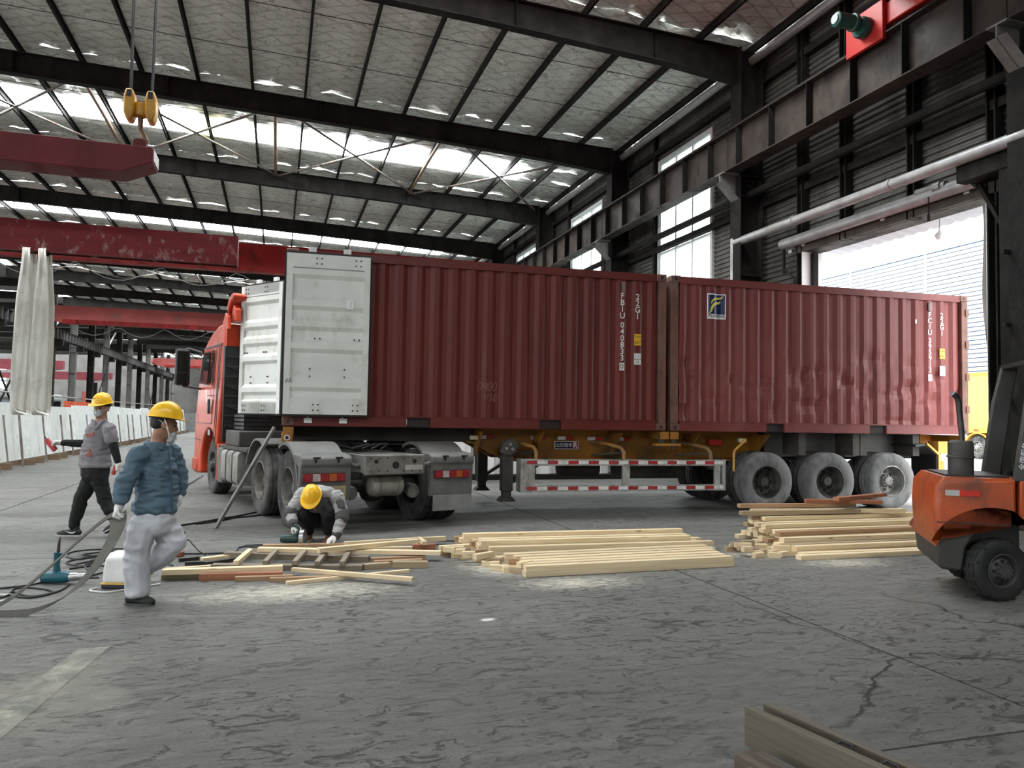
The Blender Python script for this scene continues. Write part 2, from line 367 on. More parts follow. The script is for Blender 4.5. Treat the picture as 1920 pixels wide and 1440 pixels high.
for i, y in enumerate(CY):
    if y > 135: break
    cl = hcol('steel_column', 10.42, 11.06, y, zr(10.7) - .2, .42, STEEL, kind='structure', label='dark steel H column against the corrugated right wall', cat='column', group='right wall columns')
    MB().prism([(9.98, 7.43), (10.42, 7.43), (10.42, 6.85), (9.98, 7.25)], 'y', y - .012, y + .012).box(9.98, 10.42, y - .17, y + .17, 7.43, 7.46).add([(9.98, y-.17, 7.25), (9.98, y+.17, 7.25), (10.42, y+.17, 6.85), (10.42, y-.17, 6.85)], [(0,1,2,3)]).build('bracket', mat('bracket_steel', (.20, .195, .185), .5, .2, .2, 3), cl)
    if y < 60: MB().tube([(10.9, y + .38, z) for z in (0, 4, 8, 10.4)], .07, 8).build('downpipe', PIPE, cl)
    if i + 1 < len(CY):
        be = MB().prism(iprof(10.2, .36, 7.46, 8.42), 'y', y + .01, y + BAY - .01).build('crane_runway_beam', STEEL2, kind='structure', label='brown steel crane runway beam carried along the right wall', cat='beam', group='right runway beams')
        st = MB().box(10.03, 10.192, -.008, .008, 7.485, 8.395).mesh('stiffener', STEEL) if i == 0 else st
        for k in range(6): link('stiffener', st, be, (0, y + .6 + k * 1.225, 0))
        MB().box(10.14, 10.26, y, y + BAY, 8.42, 8.53).build('rail', STEEL, be)
for z, x, r_ in ((7.0, 10.75, .09),):
    MB().tube([(x, CY[6], z), (x, CY[13], z)], r_, 10).build('bracing_pipe', STEEL, kind='structure', label='dark horizontal pipe running below the runway beam', cat='pipe')
for i in range(22):                           # left column row
    y = 43.2 + 7.05 * i
    if y > Y1 - 1: break
    cl = hcol('steel_column', LX - .28, LX + .28, y, zr(LX) - .2, .42, STEEL if i % 2 == 0 else mat('grey_steel', (.14, .14, .135), .5, .2, .15), kind='structure', label='steel column of the open row on the far left', cat='column', group='left row columns')
    MB().box(LX + .28, LX + .85, y - .2, y + .2, 6.95, 7.4).build('bracket', STEEL, cl)
    be = MB().prism(iprof(LX + .62, .4, 7.4, 8.2), 'y', y + .01, y + 7.04).build('crane_runway_beam', STEEL, kind='structure', label='dark steel crane runway beam along the left column row', cat='beam', group='left runway beams')
    if i < 14:
        for k in range(7): MB().box(LX + .63, LX + .81, y + .5 + k, y + .55 + k, 7.43, 8.17).build('stiffener', GALV, be)
    if i in (0, 1, 2, 6, 11):
        MB().bar((LX, y + .2, .3), (LX, y + 6.8, 5.6), .1, .1).bar((LX, y + 6.8, .3), (LX, y + .2, 5.6), .1, .1).build('cross_brace', STEEL, kind='structure', label='diagonal cross brace between far left columns', cat='brace', group='left row braces')
    if i in (4, 7): MB().bar((LX, y + .2, 8.3), (LX, y + 5, 10.9), .12, .12).build('knee_brace', WHITE, kind='structure', label='pale diagonal strut high in the left column row', cat='brace', group='pale left struts')
MB().tube([(LX + .5, 43, 2.75), (LX + .5, 105, 2.6), (LX + .5, 150, 2.6)], .06, 8).build('guard_pipe', GALV, kind='structure', label='galvanised guard pipe along the left column row', cat='pipe')
# --- rafters, purlins, foil, skylights
roof = thing('ceiling', 'silver foil insulated roof carried on dark purlins', 'ceiling', kind='structure')
def rafter(y):
    mb = MB()
    xs = [10.5, 8.5, 4, -4, -11, LX]
    dep = [.85, .72, .62, .60, .62, .85]
    for a in range(5):
        xa, xb = xs[a], xs[a+1]; ta, tb = zr(xa) - .2, zr(xb) - .2; ba, bb = ta - dep[a], tb - dep[a+1]
        for (y_0, y_1, za, zb, zc, zd) in ((-.125, .125, ta - .025, ta, tb - .025, tb), (-.125, .125, ba, ba + .025, bb, bb + .025), (-.008, .008, ba, ta, bb, tb)):
            mb.add([(xa, y+y_0, za), (xa, y+y_1, za), (xa, y+y_1, zb), (xa, y+y_0, zb), (xb, y+y_0, zc), (xb, y+y_1, zc), (xb, y+y_1, zd), (xb, y+y_0, zd)],
                   [(0,1,2,3),(7,6,5,4),(0,4,5,1),(1,5,6,2),(2,6,7,3),(3,7,4,0)])
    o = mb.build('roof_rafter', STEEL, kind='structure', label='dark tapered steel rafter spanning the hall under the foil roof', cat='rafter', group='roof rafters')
    for x in (8.2, 4.8, 1.0, -3.2, -7.0, -11):
        MB().box(x - .01, x + .01, y - .115, y - .01, zr(x) - .8, zr(x) - .225).build('stiffener', STEEL, o)
    return o
for y in CY[5:]:
    if y < 130: rafter(y)
PX = [10.9 - 1.48 * k for k in range(20)]
for x in PX:
    z = zr(x)
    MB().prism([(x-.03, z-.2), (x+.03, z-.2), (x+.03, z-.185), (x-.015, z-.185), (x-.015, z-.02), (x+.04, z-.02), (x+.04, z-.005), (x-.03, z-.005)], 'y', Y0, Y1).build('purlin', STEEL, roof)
FOIL = foil_mat()
def foil(ya, yb, xa, xb, dx, dy, seed):
    nx, ny = max(2, int((xb - xa) / dx)), max(2, int((yb - ya) / dy)); rows = []
    for j in range(ny + 1):
        y = ya + (yb - ya) * j / ny; row = []
        for i in range(nx + 1):
            x = xa + (xb - xa) * i / nx
            t = ((10.9 - x) / 1.48) % 1.0; sag = math.sin(math.pi * t)
            n1 = noise.noise(Vector((x * .8, y * 1.3, seed))); n2 = noise.noise(Vector((x * 2.3 + 9, y * 4.2, seed)))
            cr = abs(noise.noise(Vector((x * 1.4 + y * .9, y * 1.9 - x * .6, seed + 5))))
            edge = min(1, min(y - ya, yb - y) / .5)
            row.append((x, y, zr(x) + .01 + sag * (.03 + .07 * n1 + .05 * n2 + .13 * cr) + (1 - edge) * .05))
        rows.append(row)
    return MB().grid(rows)
SKYL = emit_mat('skylight_panel', (.93, .98, 1.0), SKYLIGHT); SKYY = emit_mat('yellowed_skylight', (1.0, .93, .55), SKYLIGHT * .45)
for k in range(len(CY) - 1):
    ya, yb = CY[k], CY[k + 1]
    st_ = .13 if 8 < ya < 32 else (.3 if ya < 70 else .8)
    has = (k % 2 == 0) and (k >= 6 or k < 3)            # strips every second bay; unseen ones behind the camera picked for front light
    if abs(ya - 23.03) < .1: assert has
    e_ = 4.25 if k == 6 else 4.95              # unseen strip above the camera, narrowed to shape the front light
    segs = [(ya, ya + 3.55), (ya + e_, yb)] if has else [(ya, yb)]
    for a, b_ in segs: foil(a, b_, LX, WX + .1, st_, st_, k * 3.1).build('insulation_foil', FOIL, roof, smooth=80)
    if has:
        foil(ya + 3.55, ya + e_, 8.7, WX + .1, .3, .3, k).build('insulation_foil', FOIL, roof, smooth=80)
        for i in range(18):
            xa = 8.7 - 1.48 * i; xb = xa - 1.46
            if xb < LX: break
            MB().add([(xa, ya + 3.55, zr(xa)), (xb, ya + 3.55, zr(xb)), (xb, ya + e_, zr(xb)), (xa, ya + e_, zr(xa))], [(0,1,2,3)]).build('skylight_panel', SKYY if (i == 7 and k == 10) else SKYL, roof)
    if 8 < ya < 60:
        for f_ in (.33, .66): MB().tube([(WX - .3, ya + BAY * f_, zr(WX - .3) - .1), (LX, ya + BAY * f_, zr(LX) - .1)], .009, 4).build('tie_rod', STEEL, roof)
# wind bracing under the bays with skylights
BR = mat('brace_tube', (.12, .11, .10), .45, .4, .3, 3, 0, 10, RUST, .4)
for ya in (CY[10], CY[14]):
    xs = [10.2, 5.0, -.2, -5.4, -10.6, -15.8]
    for a, b_ in zip(xs, xs[1:]):
        for p, q in (((a, ya + .2), (b_, ya + BAY - .2)), ((b_, ya + .2), (a, ya + BAY - .2))):
            MB().tube([(p[0], p[1], zr(p[0]) - .42), (q[0], q[1], zr(q[0]) - .42)], .038, 8).build('roof_brace', BR, kind='structure', label='thin diagonal roof brace below the skylight strip', cat='brace', group='roof wind bracing')
    for x in (4.9, -.3, -5.5):
        MB().tube([(x, ya, zr(x) - .35), (x, ya + BAY, zr(x) - .35)], .06, 8).build('strut_tube', mat('rusty_tube', (.23, .15, .10), .5, .4, .25, 3), kind='structure', label='rust brown strut tube between two rafters', cat='tube', group='roof strut tubes')
MB().tube([(WX - .32, Y0, 10.35), (WX - .32, Y1, 10.35)], .11, 10).build('eaves_pipe', PIPE, kind='structure', label='long grey pipe under the right eaves', cat='pipe')
# --- right wall
wall = thing('wall_right', 'dark horizontally corrugated metal right wall', 'wall', kind='structure')
PITCH_W = .125
def corr(y0, y1, z0, z1, x=WX, m=CLAD, name='cladding_panel', par=wall, pitch=PITCH_W, d=.035, ns=1):
    rows = []; n = int(round((z1 - z0) / pitch)); n = max(n, 1); p = (z1 - z0) / n
    for i in range(n):
        for t, xx in ((0, 0), (.3, 0), (.5, d), (.8, d)):
            rows.append([(x + xx, y0 + (y1 - y0) * q / ns, z0 + (i + t) * p) for q in range(ns + 1)])
    rows.append([(x, y0 + (y1 - y0) * q / ns, z1) for q in range(ns + 1)])
    return MB().grid(rows).build(name, m, par)
DY0, DY1, DZ = 9.45, 14.0, 5.3
W0, W1, WZ0, WZ1 = 2.3, 5.15, 2.4, 9.45
GLASS = glass_mat('hazy_glazing', (.97, 1, 1), .35, (.85, .92, .90))
wn = 0
for k in range(len(CY) - 1):
    a, b_ = CY[k], CY[k + 1]
    if k == 8:
        corr(a, DY0, 0, 10.7); corr(DY1, b_, 0, 10.7); corr(DY0, DY1, DZ, 10.7)
        continue
    if a > 128: corr(a, b_, 0, 10.7, pitch=.5); continue
    if k < 8: corr(a, b_, 0, 10.7, pitch=.25); continue
    pt = .125 if a < 40 else .25
    corr(a, a + W0, 0, 10.7, pitch=pt); corr(a + W1, b_, 0, 10.7, pitch=pt); corr(a + W0, a + W1, 0, WZ0, pitch=pt); corr(a + W0, a + W1, WZ1, 10.7, pitch=pt)
    wn += 1
    wi = thing('window_%d' % wn, 'tall white framed window in the right wall', 'window', kind='structure')
    FR = mat('window_frame', (.62, .65, .63), .4, .1, .06)
    zs = [WZ0, 3.85, 5.25, 6.65, 8.05, WZ1]; ys = [a + W0 + (W1 - W0) * t for t in (0, 1/3, 2/3, 1)]
    mb = MB(); x0, x1 = WX - .03, WX + .06
    for y in ys: mb.box(x0, x1, y - .035, y + .035, WZ0, WZ1)
    for z in zs: mb.box(x0 + .005, x1 - .005, ys[0], ys[-1], z - .03, z + .03)
    mb.box(x0 - .03, x1, ys[0] - .12, ys[0] - .03, WZ0 - .05, WZ1 + .05).box(x0 - .03, x1, ys[-1] + .03, ys[-1] + .12, WZ0 - .05, WZ1 + .05).box(x0 - .03, x1, ys[0] - .12, ys[-1] + .12, WZ1 + .03, WZ1 + .12)
    mb.build('window_frame', FR, wi)
    if a < 60:
        for i in range(3):
            for j in range(5): MB().box(WX + .01, WX + .018, ys[i] + .035, ys[i+1] - .035, zs[j] + .03, zs[j+1] - .03).build('pane', GLASS, wi)
    else: MB().box(WX + .01, WX + .018, ys[0], ys[-1], WZ0, WZ1).build('pane', GLASS, wi)
# vertical posts and girts behind the sheets
for y in (11.0, 12.75, 9.35, 6.1, 3.6, 14.1):
    z0 = DZ if DY0 < y < DY1 else 0
    MB().prism([(11.0, y-.09), (11.19, y-.09), (11.19, y+.09), (11.0, y+.09), (11.0, y+.06), (11.16, y+.06), (11.16, y-.06), (11.0, y-.06)], 'z', z0, 10.6).build('wall_post', STEEL, wall)
for k in range(9, 15):
    for y in (CY[k] + .95, CY[k] + W1 + .25): MB().box(11.06, 11.19, y - .05, y + .05, 0, 10.6).build('wall_post', STEEL, wall)
for z in (6.7, 9.75):
    MB().box(11.05, 11.19, Y0, 100, z, z + .16).build('girt', STEEL, wall)
wb = MB(); x_ = WX + .30                       # outer skin, closes the wall towards the yard
wb.box(x_, x_ + .02, Y0, DY0, -.02, 10.9).box(x_, x_ + .02, DY0, DY1, DZ + .15, 10.9).box(x_, x_ + .02, DY1, CY[9] + W0 - .1, -.02, 10.9)
for k in range(9, len(CY) - 1):
    a, b_ = CY[k], CY[k + 1]
    if a > 128: wb.box(x_, x_ + .02, a + W0 - .1, b_ + W0 - .1, -.02, 10.9); continue
    wb.box(x_, x_ + .02, a + W1 + .1, b_ + W0 - .1, -.02, 10.9).box(x_, x_ + .02, a + W0 - .1, a + W1 + .1, -.02, WZ0 - .06).box(x_, x_ + .02, a + W0 - .1, a + W1 + .1, WZ1 + .12, 10.9)
wb.build('outer_skin', mat('outer_sheet', (.55, .56, .56), .5, .1, .08), wall)
# --- the big door opening
dr = thing('door_1', 'wide open lorry doorway with white jamb in the right wall', 'door', kind='structure')
MB().box(11.0, 11.5, DY1, DY1 + .02, 0, DZ).box(11.0, 11.5, DY0 - .02, DY0, 0, DZ).build('jamb', WHITE, dr)
MB().box(11.08, 11.5, DY0, DY1, DZ, DZ + .04).box(11.0, 11.10, DY0 - .25, DY1 + .25, DZ, DZ + .30).build('lintel', STEEL2, dr)
MB().box(11.22, 11.34, DY1 - .11, DY1 - .005, 0, DZ - .02).build('door_track', STEEL, dr)
MB().box(10.62, 11.02, DY0 - .9, DY0 - .55, 0, DZ + .25).build('door_post', STEEL, dr, bevel=.01)
MB().bar((10.95, DY0 - .4, DZ - .7), (10.95, DY0 + .1, DZ + .25), .06, .08, (1, 0, 0)).build('knee_brace', STEEL, dr)
MB().box(10.6, 11.05, DY0 - .8, DY0 + .2, DZ + .2, DZ + .5).box(10.55, 11.05, DY0 - .85, DY0 + .25, DZ + .5, DZ + .53).build('motor_box', STEEL, dr, bevel=.01)
MB().cyl((10.85, DY0 + .62, DZ + .34), (10.85, DY0 + 1.25, DZ + .36), .07).cyl((10.85, DY0 + .7, DZ + .34), (10.85, DY0 + .85, DZ + .34), .1).build('drive_shaft', GALV, dr, smooth=40)
MB().tube([(10.8, DY0 + .95, DZ + .3), (10.8, DY0 + .95, DZ - .1)], .012, 6).cyl((10.8, DY0 + .95, DZ - .1), (10.8, DY0 + .95, DZ - .22), .025).build('pull_chain', STEEL, dr)
MB().tube([(10.9, DY0 + .1, 5.56), (10.9, DY1 + .55, 5.56)], .12, 16).build('shutter_tube', PIPE, dr, smooth=40)
MB().bar((10.9, DY1 + .5, 5.6), (10.9, DY1 + .5, 4.9), .05, .05).tube([(10.9, DY1 + .5, 5.0), (10.95, DY1 + .2, 4.75), (11.0, DY1 + .18, 3.0)], .03, 6).build('tube_bracket', STEEL, dr)
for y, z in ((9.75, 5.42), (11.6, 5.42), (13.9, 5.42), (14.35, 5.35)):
    MB().prism([(10.98, z), (11.0, z), (11.0, z + .07), (10.98, z + .07)], 'y', y, y + .1).build('daylight_gap_block', WHITE, dr)  # white blocks painted to stand for daylight in gaps above the door
cur = []                                       # bunched plastic curtain on the near jamb
for j in range(25):
    z = DZ - .1 - (DZ - .1) * j / 24; row = []
    for i in range(22):
        t = i / 21; row.append((11.22 + .07 * math.sin(t * 22 + .8 * math.sin(z)), DY0 + .02 + t * (.10 + .16 * max(0, z / DZ) ** 1.5 + .05 * math.sin(z * 2.2)), z))
    cur.append(row)
MB().grid(cur).build('door_curtain', mat('pale_curtain', (.55, .53, .50), .5, 0, .1, 4), dr, smooth=60)
MB().tube([(10.5, 8.05, 5.85), (10.5, 15.85, 5.85)], .1, 16).cyl((10.5, 10.9, 5.85), (10.5, 10.96, 5.85), .115, n=16).cyl((10.5, 13.6, 5.85), (10.5, 13.66, 5.85), .115, n=16).build('wall_pipe', PIPE, smooth=40, kind='structure', label='thick grey pipe crossing above the lorry door', cat='pipe')
MB().tube([(10.5, 15.85, 5.95), (10.5, 15.85, 5.0), (10.5, 15.85, 0)], .1, 12).build('drop_pipe', PIPE, smooth=40, kind='structure', label='vertical grey drop pipe on the column beside the door', cat='pipe')
MB().tube([(10.4, 8.12, 5.95), (10.4, 8.12, 0)], .13, 12).build('drop_pipe', PIPE, smooth=40, kind='structure', label='vertical grey drop pipe at the right picture edge', cat='pipe')
for k in range(4): MB().box(10.3, 10.75, DY0 - .9, DY0 - .85, .8 + k * 1.1, .86 + k * 1.1).build('rung', STEEL, dr)
# canopy outside the door
cn = thing('canopy_roof', 'white corrugated canopy over the lorry door outside', 'canopy', kind='structure')
CW = mat('white_sheet', (.60, .60, .64), .5, 0, .04)
rows = []
for i in range(60):
    y = DY0 - .8 + i * .1; z_ = 5.55 + (.03 if i % 3 == 0 else 0)
    rows.append([(11.5, y, z_), (12.45, y, z_ - .12)])
MB().grid(rows).build('canopy_sheet', CW, cn)
MB().tube([(12.1, 10.4, 5.5), (12.1, 10.4, 4.98)], .012, 6).build('lamp_cord', GALV, cn)
lm = thing('pendant_lamp', 'small round white lamp hanging under the canopy', 'lamp', (12.0, 11.3, 5.13))
MB().lathe([(.02, .16), (.025, .1), (.09, .03), (.1, 0)], (0, 0, 0), (0, 0, 1), 16).build('lamp_shade', WHITE, lm, smooth=40)
MB().lathe([(.001, -.08), (.06, -.06), (.085, 0), (.06, .03)], (0, 0, 0), (0, 0, 1), 16).build('bulb', mat('milk_glass', (.8, .8, .8), .3), lm, smooth=60)
MB().tube([(0, 0, .16), (0, 0, .32)], .008, 5).build('stem', GALV, lm)
# far end and back hall
MB().box(LX - 28, WX, Y1, Y1 + .2, 0, 12).build('wall_far', mat('shaded_sheet', (.075, .073, .068), .7, 0, .25, .4), kind='structure', label='grey wall at the far end of the hall', cat='wall')
rf2 = thing('roof_left', 'dark roof over the neighbouring hall on the left', 'roof', kind='structure')
for k in range(9):
    y = Y0 + k * 20.7
    MB().box(LX - 26, LX, y, y + 18.2, 11.3, 11.4).build('roof_sheet', mat('dull_roof', (.22, .22, .21), .7), rf2)
for k in range(14):
    y = 43.2 + 7.05 * k; MB().bar((LX, y, 11.0), (LX - 26, y, 10.4), .25, .6).build('rafter', STEEL, rf2)

MB().box(LX - 26.2, LX - 26, Y0, Y1, 0, 4.6).box(LX - 26.2, LX - 26, Y0, Y1, 8.8, 11.4).build('wall_left', mat('shaded_sheet', (.075, .073, .068), .7, 0, .25, .4), kind='structure', label='grey wall with a long open light band, far left', cat='wall')
MB().box(LX - 26, WX, Y0 - .2, Y0, 0, 11.6).build('wall_back', CLAD, kind='structure', label='grey end wall behind the photographer', cat='wall')
# ------------------------------------------------------------------ containers
TRX, TRY, TRA = 0.077, 11.4547, -0.04284        # near front corner of the load and its heading
def trl(x, y=0.0, z=0.0): return (TRX + x * math.cos(TRA) - y * math.sin(TRA), TRY + x * math.sin(TRA) + y * math.cos(TRA), z)
CB = 1.351; CL, CW_, CH = 6.058, 2.438, 2.591
def cont_mat(name, col, fade, scr):
    m, nt, b = new_mat(name); L = nt.links.new; T = nd(nt, 'ShaderNodeTexCoord').outputs['Object']
    n = noise_t(nt, stretch(nt, T, (1, 1, .25)), 1.6, 6, .6)
    c = ramp(nt, n, [(.3, (*[x * .8 for x in col], 1)), (.7, (*[x * 1.15 for x in col], 1))])
    n2 = noise_t(nt, stretch(nt, T, (1.2, 1, .5)), 1.1, 7, .7, .5); c = mixc(nt, ramp(nt, n2, [(.52, G3(0)), (.72, G3(.6))]), c, fade)
    n3 = noise_t(nt, stretch(nt, T, (3, 3, .7)), 7, 6, .75, 1.0); c = mixc(nt, ramp(nt, n3, [(.70, G3(0)), (.74, G3(scr))]), c, (.42, .27, .24))
    n4 = noise_t(nt, T, 6, 7, .7); c = mixc(nt, ramp(nt, n4, [(.66, G3(0)), (.74, G3(.5))]), c, (.08, .03, .02))
    b.inputs['Specular IOR Level'].default_value = .35; L(c, b.inputs['Base Color']); L(ramp(nt, n2, [(.3, G3(.38)), (.7, G3(.6))]), b.inputs['Roughness'])
    bp = nd(nt, 'ShaderNodeBump', i={'Strength': .15, 'Distance': .01}); L(n2, bp.inputs['Height']); L(bp.outputs[0], b.inputs['Normal']); return m
C1 = cont_mat('container_maroon', (.125, .019, .014), (.145, .028, .021), .22); C2 = cont_mat('container_faded_red', (.190, .042, .038), (.24, .075, .065), .4)
POST = mat('brown_post', (.16, .070, .050), .6, .1, .25, 3, .2, 25, (.20, .13, .10), .4, 6)
DOORW = mat('door_lining_white', (.70, .72, .68), .5, 0, .05, 2, .08, 8, (.52, .51, .44), .25, 3)
GASKET = mat('door_gasket', (.01, .01, .01), .7)
DARKIN = mat('dark_inside', (.03, .02, .018), .8)
PIT = .2778; OUT, DEP = .030, .036
def mkprof(x_flat):                                # corrugation with an outer flat centred on x_flat
    def f(x):
        t = ((x - x_flat) / PIT + .13) % 1.0        # outer flat 0-.26, slope to .5, inner to .76, slope
        if t < .26: k = 0
        elif t < .5: k = (t - .26) / .24
        elif t < .76: k = 1
        else: k = 1 - (t - .76) / .24
        return OUT + DEP * k
    br = (.0, .26, .5, .76)
    def xs(a, b):
        r = {a, b}; n0 = int((a - x_flat) / PIT) - 2
        for i in range(n0, n0 + int((b - a) / PIT) + 5):
            for q in br:
                x = x_flat + (i + q - .13) * PIT
                if a < x < b: r.add(round(x, 5))
        return sorted(r)
    return f, xs
def raster(name, x0, z0, w_, h, nx, nz, fn, mats, par, fy):
    mb = MB(); q = []
    for j in range(nz + 1):
        for i in range(nx + 1):
            x = x0 + w_ * i / nx; q.append((x, fy(x) - .003, z0 + h * j / nz))
    fs = []; ms = []
    for j in range(nz):
        for i in range(nx):
            k = fn((i + .5) / nx, (j + .5) / nz)
            if k is None: continue
            fs.append((j*(nx+1)+i, j*(nx+1)+i+1, (j+1)*(nx+1)+i+1, (j+1)*(nx+1)+i)); ms.append(k)
    mb.v = q; mb.f = fs; mb.m = ms
    return mb.build(name, mats, par)
def inpoly(u, v, P):
    c = False; j = len(P) - 1
    for i in range(len(P)):
        if (P[i][1] > v) != (P[j][1] > v) and u < (P[j][0] - P[i][0]) * (v - P[i][1]) / (P[j][1] - P[i][1]) + P[i][0]: c = not c
        j = i
    return c
def cont_door(par, name, sgn, mlabel):
    """leaf in hinge space: width +x, lining towards -y*sgn"""
    d = thing(name, None, None); d.parent = par
    W, z0, z1 = 1.19, .17, 2.50
    prof = [(z0, 0), (.40, 0), (.43, .03), (.50, .03), (.56, 0), (.64, 0), (.70, .03), (1.06, .03), (1.12, 0), (1.20, 0), (1.26, .03), (1.38, .03), (1.44, 0), (1.52, 0), (1.58, .03), (1.68, .03), (1.74, 0), (1.82, 0), (1.88, .03), (2.14, .03), (2.20, 0), (2.28, 0), (2.31, .03), (2.33, 0), (z1, 0)]
    MB().grid([[(x, -sgn * (.05 - p * 1.4), z) for x in (.09, W - .09)] for z, p in prof]).build('lining', DOORW, d)
    fr = MB()
    for x in (0, W - .09): fr.box(x, x + .09, -.055, .05, z0, z1)
    for z in (z0, z1 - .20): fr.box(.09, W - .09, -.052, .05, z, z + .20)
    fr.box(.0, W, .02 * sgn - .015, .02 * sgn + .015, z0, z1)
    fr.build('door_frame', DOORW, d)
    g = MB()
    for a in ((-.025, 0, z0 - .025, z1 + .025), (W, W + .025, z0 - .025, z1 + .025), (0, W, z0 - .03, z0), (0, W, z1, z1 + .03)): g.box(a[0], a[1], -.03, .03, a[2], a[3])
    g.build('gasket', GASKET, d)
    bl = MB(); y_ = -sgn * .058
    for x, z in [(x + dx, z) for x in (.42, .98) for dx in (0, .07) for z in (z0 + .06, z0 + .14, z1 - .06, z1 - .14, 1.27)] + [(.36, .72), (.36, .83), (.85, .72), (.85, .83)]:
        bl.cyl((x, y_ + sgn * .03, z), (x, y_, z), .012, n=8)
    bl.build('bolts', BLACK, d)['kind'] = 'stuff'
    o = .05 * sgn
    for x in (.35, .85): MB().cyl((x, sgn * .085, z0 - .09), (x, sgn * .085, z1 + .09), .017, n=8).build('lock_rod', GALV, d)
    for x in (.35, .85):
        for z in (z0 - .09, z1 + .09): MB().box(x - .05, x + .06, sgn * .085 - .025, sgn * .085 + .025, z - .035, z + .035).build('cam_keeper', WHITE, d)
    return d
def container(label, group, xoff, paint, serial, code, xflat, dent, open_front, fy_only=False):
    c = thing('shipping_container', label, 'container', trl(xoff, 0, CB), TRA, group)
    f, xs = mkprof(xflat)
    a, b_ = .17, CL - .17
    rows = []; X = xs(a, b_); nz = 30 if dent else 6
    for j in range(nz + 1):
        z = .16 + (CH - .28) * j / nz; row = []
        for i, x in enumerate(X):
            dy = 0; dx = 0
            if dent and 0 < j < nz:
                n1 = noise.noise(Vector((x * 2.2, z * 3.3, 4.0))); n2 = noise.noise(Vector((x * 5, z * 7.0, 9.0)))
                w_ = max(0, 1 - abs(z - .75) / .95)
                dy = max(0, n1 - .05) * .10 * w_ + n2 * .010 * w_; dx = n2 * .018 * w_
            elif 0 < j < nz and x > 3.5: dy = noise.noise(Vector((x * 3, z * 2.5, 2))) * .006
            row.append((x + dx, f(x) + dy, z))
        rows.append(row)
    MB().grid(rows).build('side_panel', paint, c)
    MB().grid([[(x, CW_ - f(x), z) for x in X] for z in (.16, CH - .12)]).build('side_panel', paint, c)
    rl = MB()
    for y0, y1 in ((.0, .11), (CW_ - .11, CW_)):
        rl.box(a, b_, y0 + .012, y1, CH - .13, CH - .01)
        last = a
        for p0, p1 in ((1.80, 2.16), (3.89, 4.25)):
            rl.box(last, p0, y0 + .008 if y0 < 1 else y0, y1, .0, .155); last = p1
        rl.box(last, b_, y0 + .008 if y0 < 1 else y0, y1, .0, .155)
        rl.box(a, b_, y0 + .008 if y0 < 1 else y0, y1, .145, .165)
    rl.build('rail', paint, c)
    for p0 in (1.80, 3.89):
        MB().box(p0, p0 + .36, .04, CW_ - .04, .125, .145).box(p0, p0 + .36, .06, CW_ - .06, .0, .012).box(p0 + .01, p0 + .35, .05, .06, .012, .13).build('forklift_pocket', DARKIN, c)
    MB().box(a, b_, .06, CW_ - .06, .13, .16).build('floor_deck', DARKIN, c)
    MB().grid([[(x, y, CH - .03 + (.02 if i % 2 else 0)) for y in (.05, CW_ / 2, CW_ - .05)] for i, x in enumerate([.1 + k * .12 for k in range(49)])]).build('roof_panel', paint, c)
    for x in (0, CL - .17):
        for y in (0, CW_ - .16):
            s_ = 1 if x == 0 else -1
            MB().box(x + (.0 if x == 0 else .03), x + (.14 if x == 0 else .17), y + .006, y + .154, .118, CH - .118).build('corner_post', POST, c, bevel=.008)
            for z in (0, CH - .118):
                k = MB().box(x, x + .17, y, y + .16, z, z + .118).build('corner_casting', POST, c, bevel=.012)
                yy = -.001 if y == 0 else y + .161
                MB().lathe([(.024, 0), (.024, .004)], (x + .085, yy - .002, z + .059), (0, 1, 0), 12).build('casting_hole', BLACK, k).scale = (1, 1, 1)
                MB().box(x + .062, x + .108, yy - .0015, yy + .0015, z + .035, z + .083).build('casting_slot', BLACK, k)
    for x in (.02, CL - .14):
        for z in (0, CH - .16): MB().box(x, x + .12, .15, CW_ - .15, z, z + .15).build('end_beam', paint, c)
    ex = CL - .09 if open_front else .09
    if open_front: MB().grid([[(ex + (.03 if i % 2 else 0), .15 + i * .1, z) for i in range(22)] for z in (.14, CH - .1)]).build('end_panel', paint, c)
    else:
        MB().grid([[(.07 + (.03 if i % 2 else 0), .15 + i * .1, z) for i in range(22)] for z in (.14, CH - .1)]).build('end_panel', paint, c)
        for y in (.13, CW_ / 2 + .01):
            d = MB().box(CL - .07, CL - .02, y, y + 1.08, .15, CH - .12).build('door', paint, c)
            for q in (.3, .8): MB().cyl((CL + .005, y + q, .05), (CL + .005, y + q, CH - .05), .018, n=8).build('lock_rod', GALV, d)
        for z in (.4, 1.0, 1.6, 2.2): MB().box(CL - .06, CL + .012, -.012, .05, z, z + .13).build('hinge', POST, c)
    # printed marks: serial number, size code, plates
    x1, x2 = xflat, xflat + PIT
    zt = 3.54 - CB
    z_ = zt; n = 0
    for ch in serial[:-1]:
        if ch == ' ': z_ -= .045; continue
        text('serial_letter', ch, .135, WHITE, c, (x1, f(x1) - .004, z_), bold=.002, lift=.001); z_ -= .108
    z_ -= .03
    MB().box(x1 - .042, x1 + .042, f(x1) - .005, f(x1) - .003, z_ - .062, z_ + .062).build('check_digit_box', WHITE, c)
    text('check_digit', serial[-1], .125, paint, c, (x1, f(x1) - .006, z_), lift=.001)
    z_ = zt
    for ch in code: text('size_letter', ch, .135, WHITE, c, (x2 - .01, f(x2) - .004, z_), bold=.002, lift=.001); z_ -= .108
    yp = f(x2)
    YEL = mat('yellow_plate', (.80, .46, .02), .4, 0, .05)
    MB().box(x2 - .065, x2 + .055, yp - .006, yp - .003, 2.74 - CB, 2.93 - CB).build('height_plate', YEL, c)
    text('height_text', '2.6m', .062, BLACK, c, (x2 - .005, yp - .007, 2.885 - CB), lift=.001); text('height_text', '8\'6"', .07, BLACK, c, (x2 - .005, yp - .007, 2.79 - CB), lift=.001)
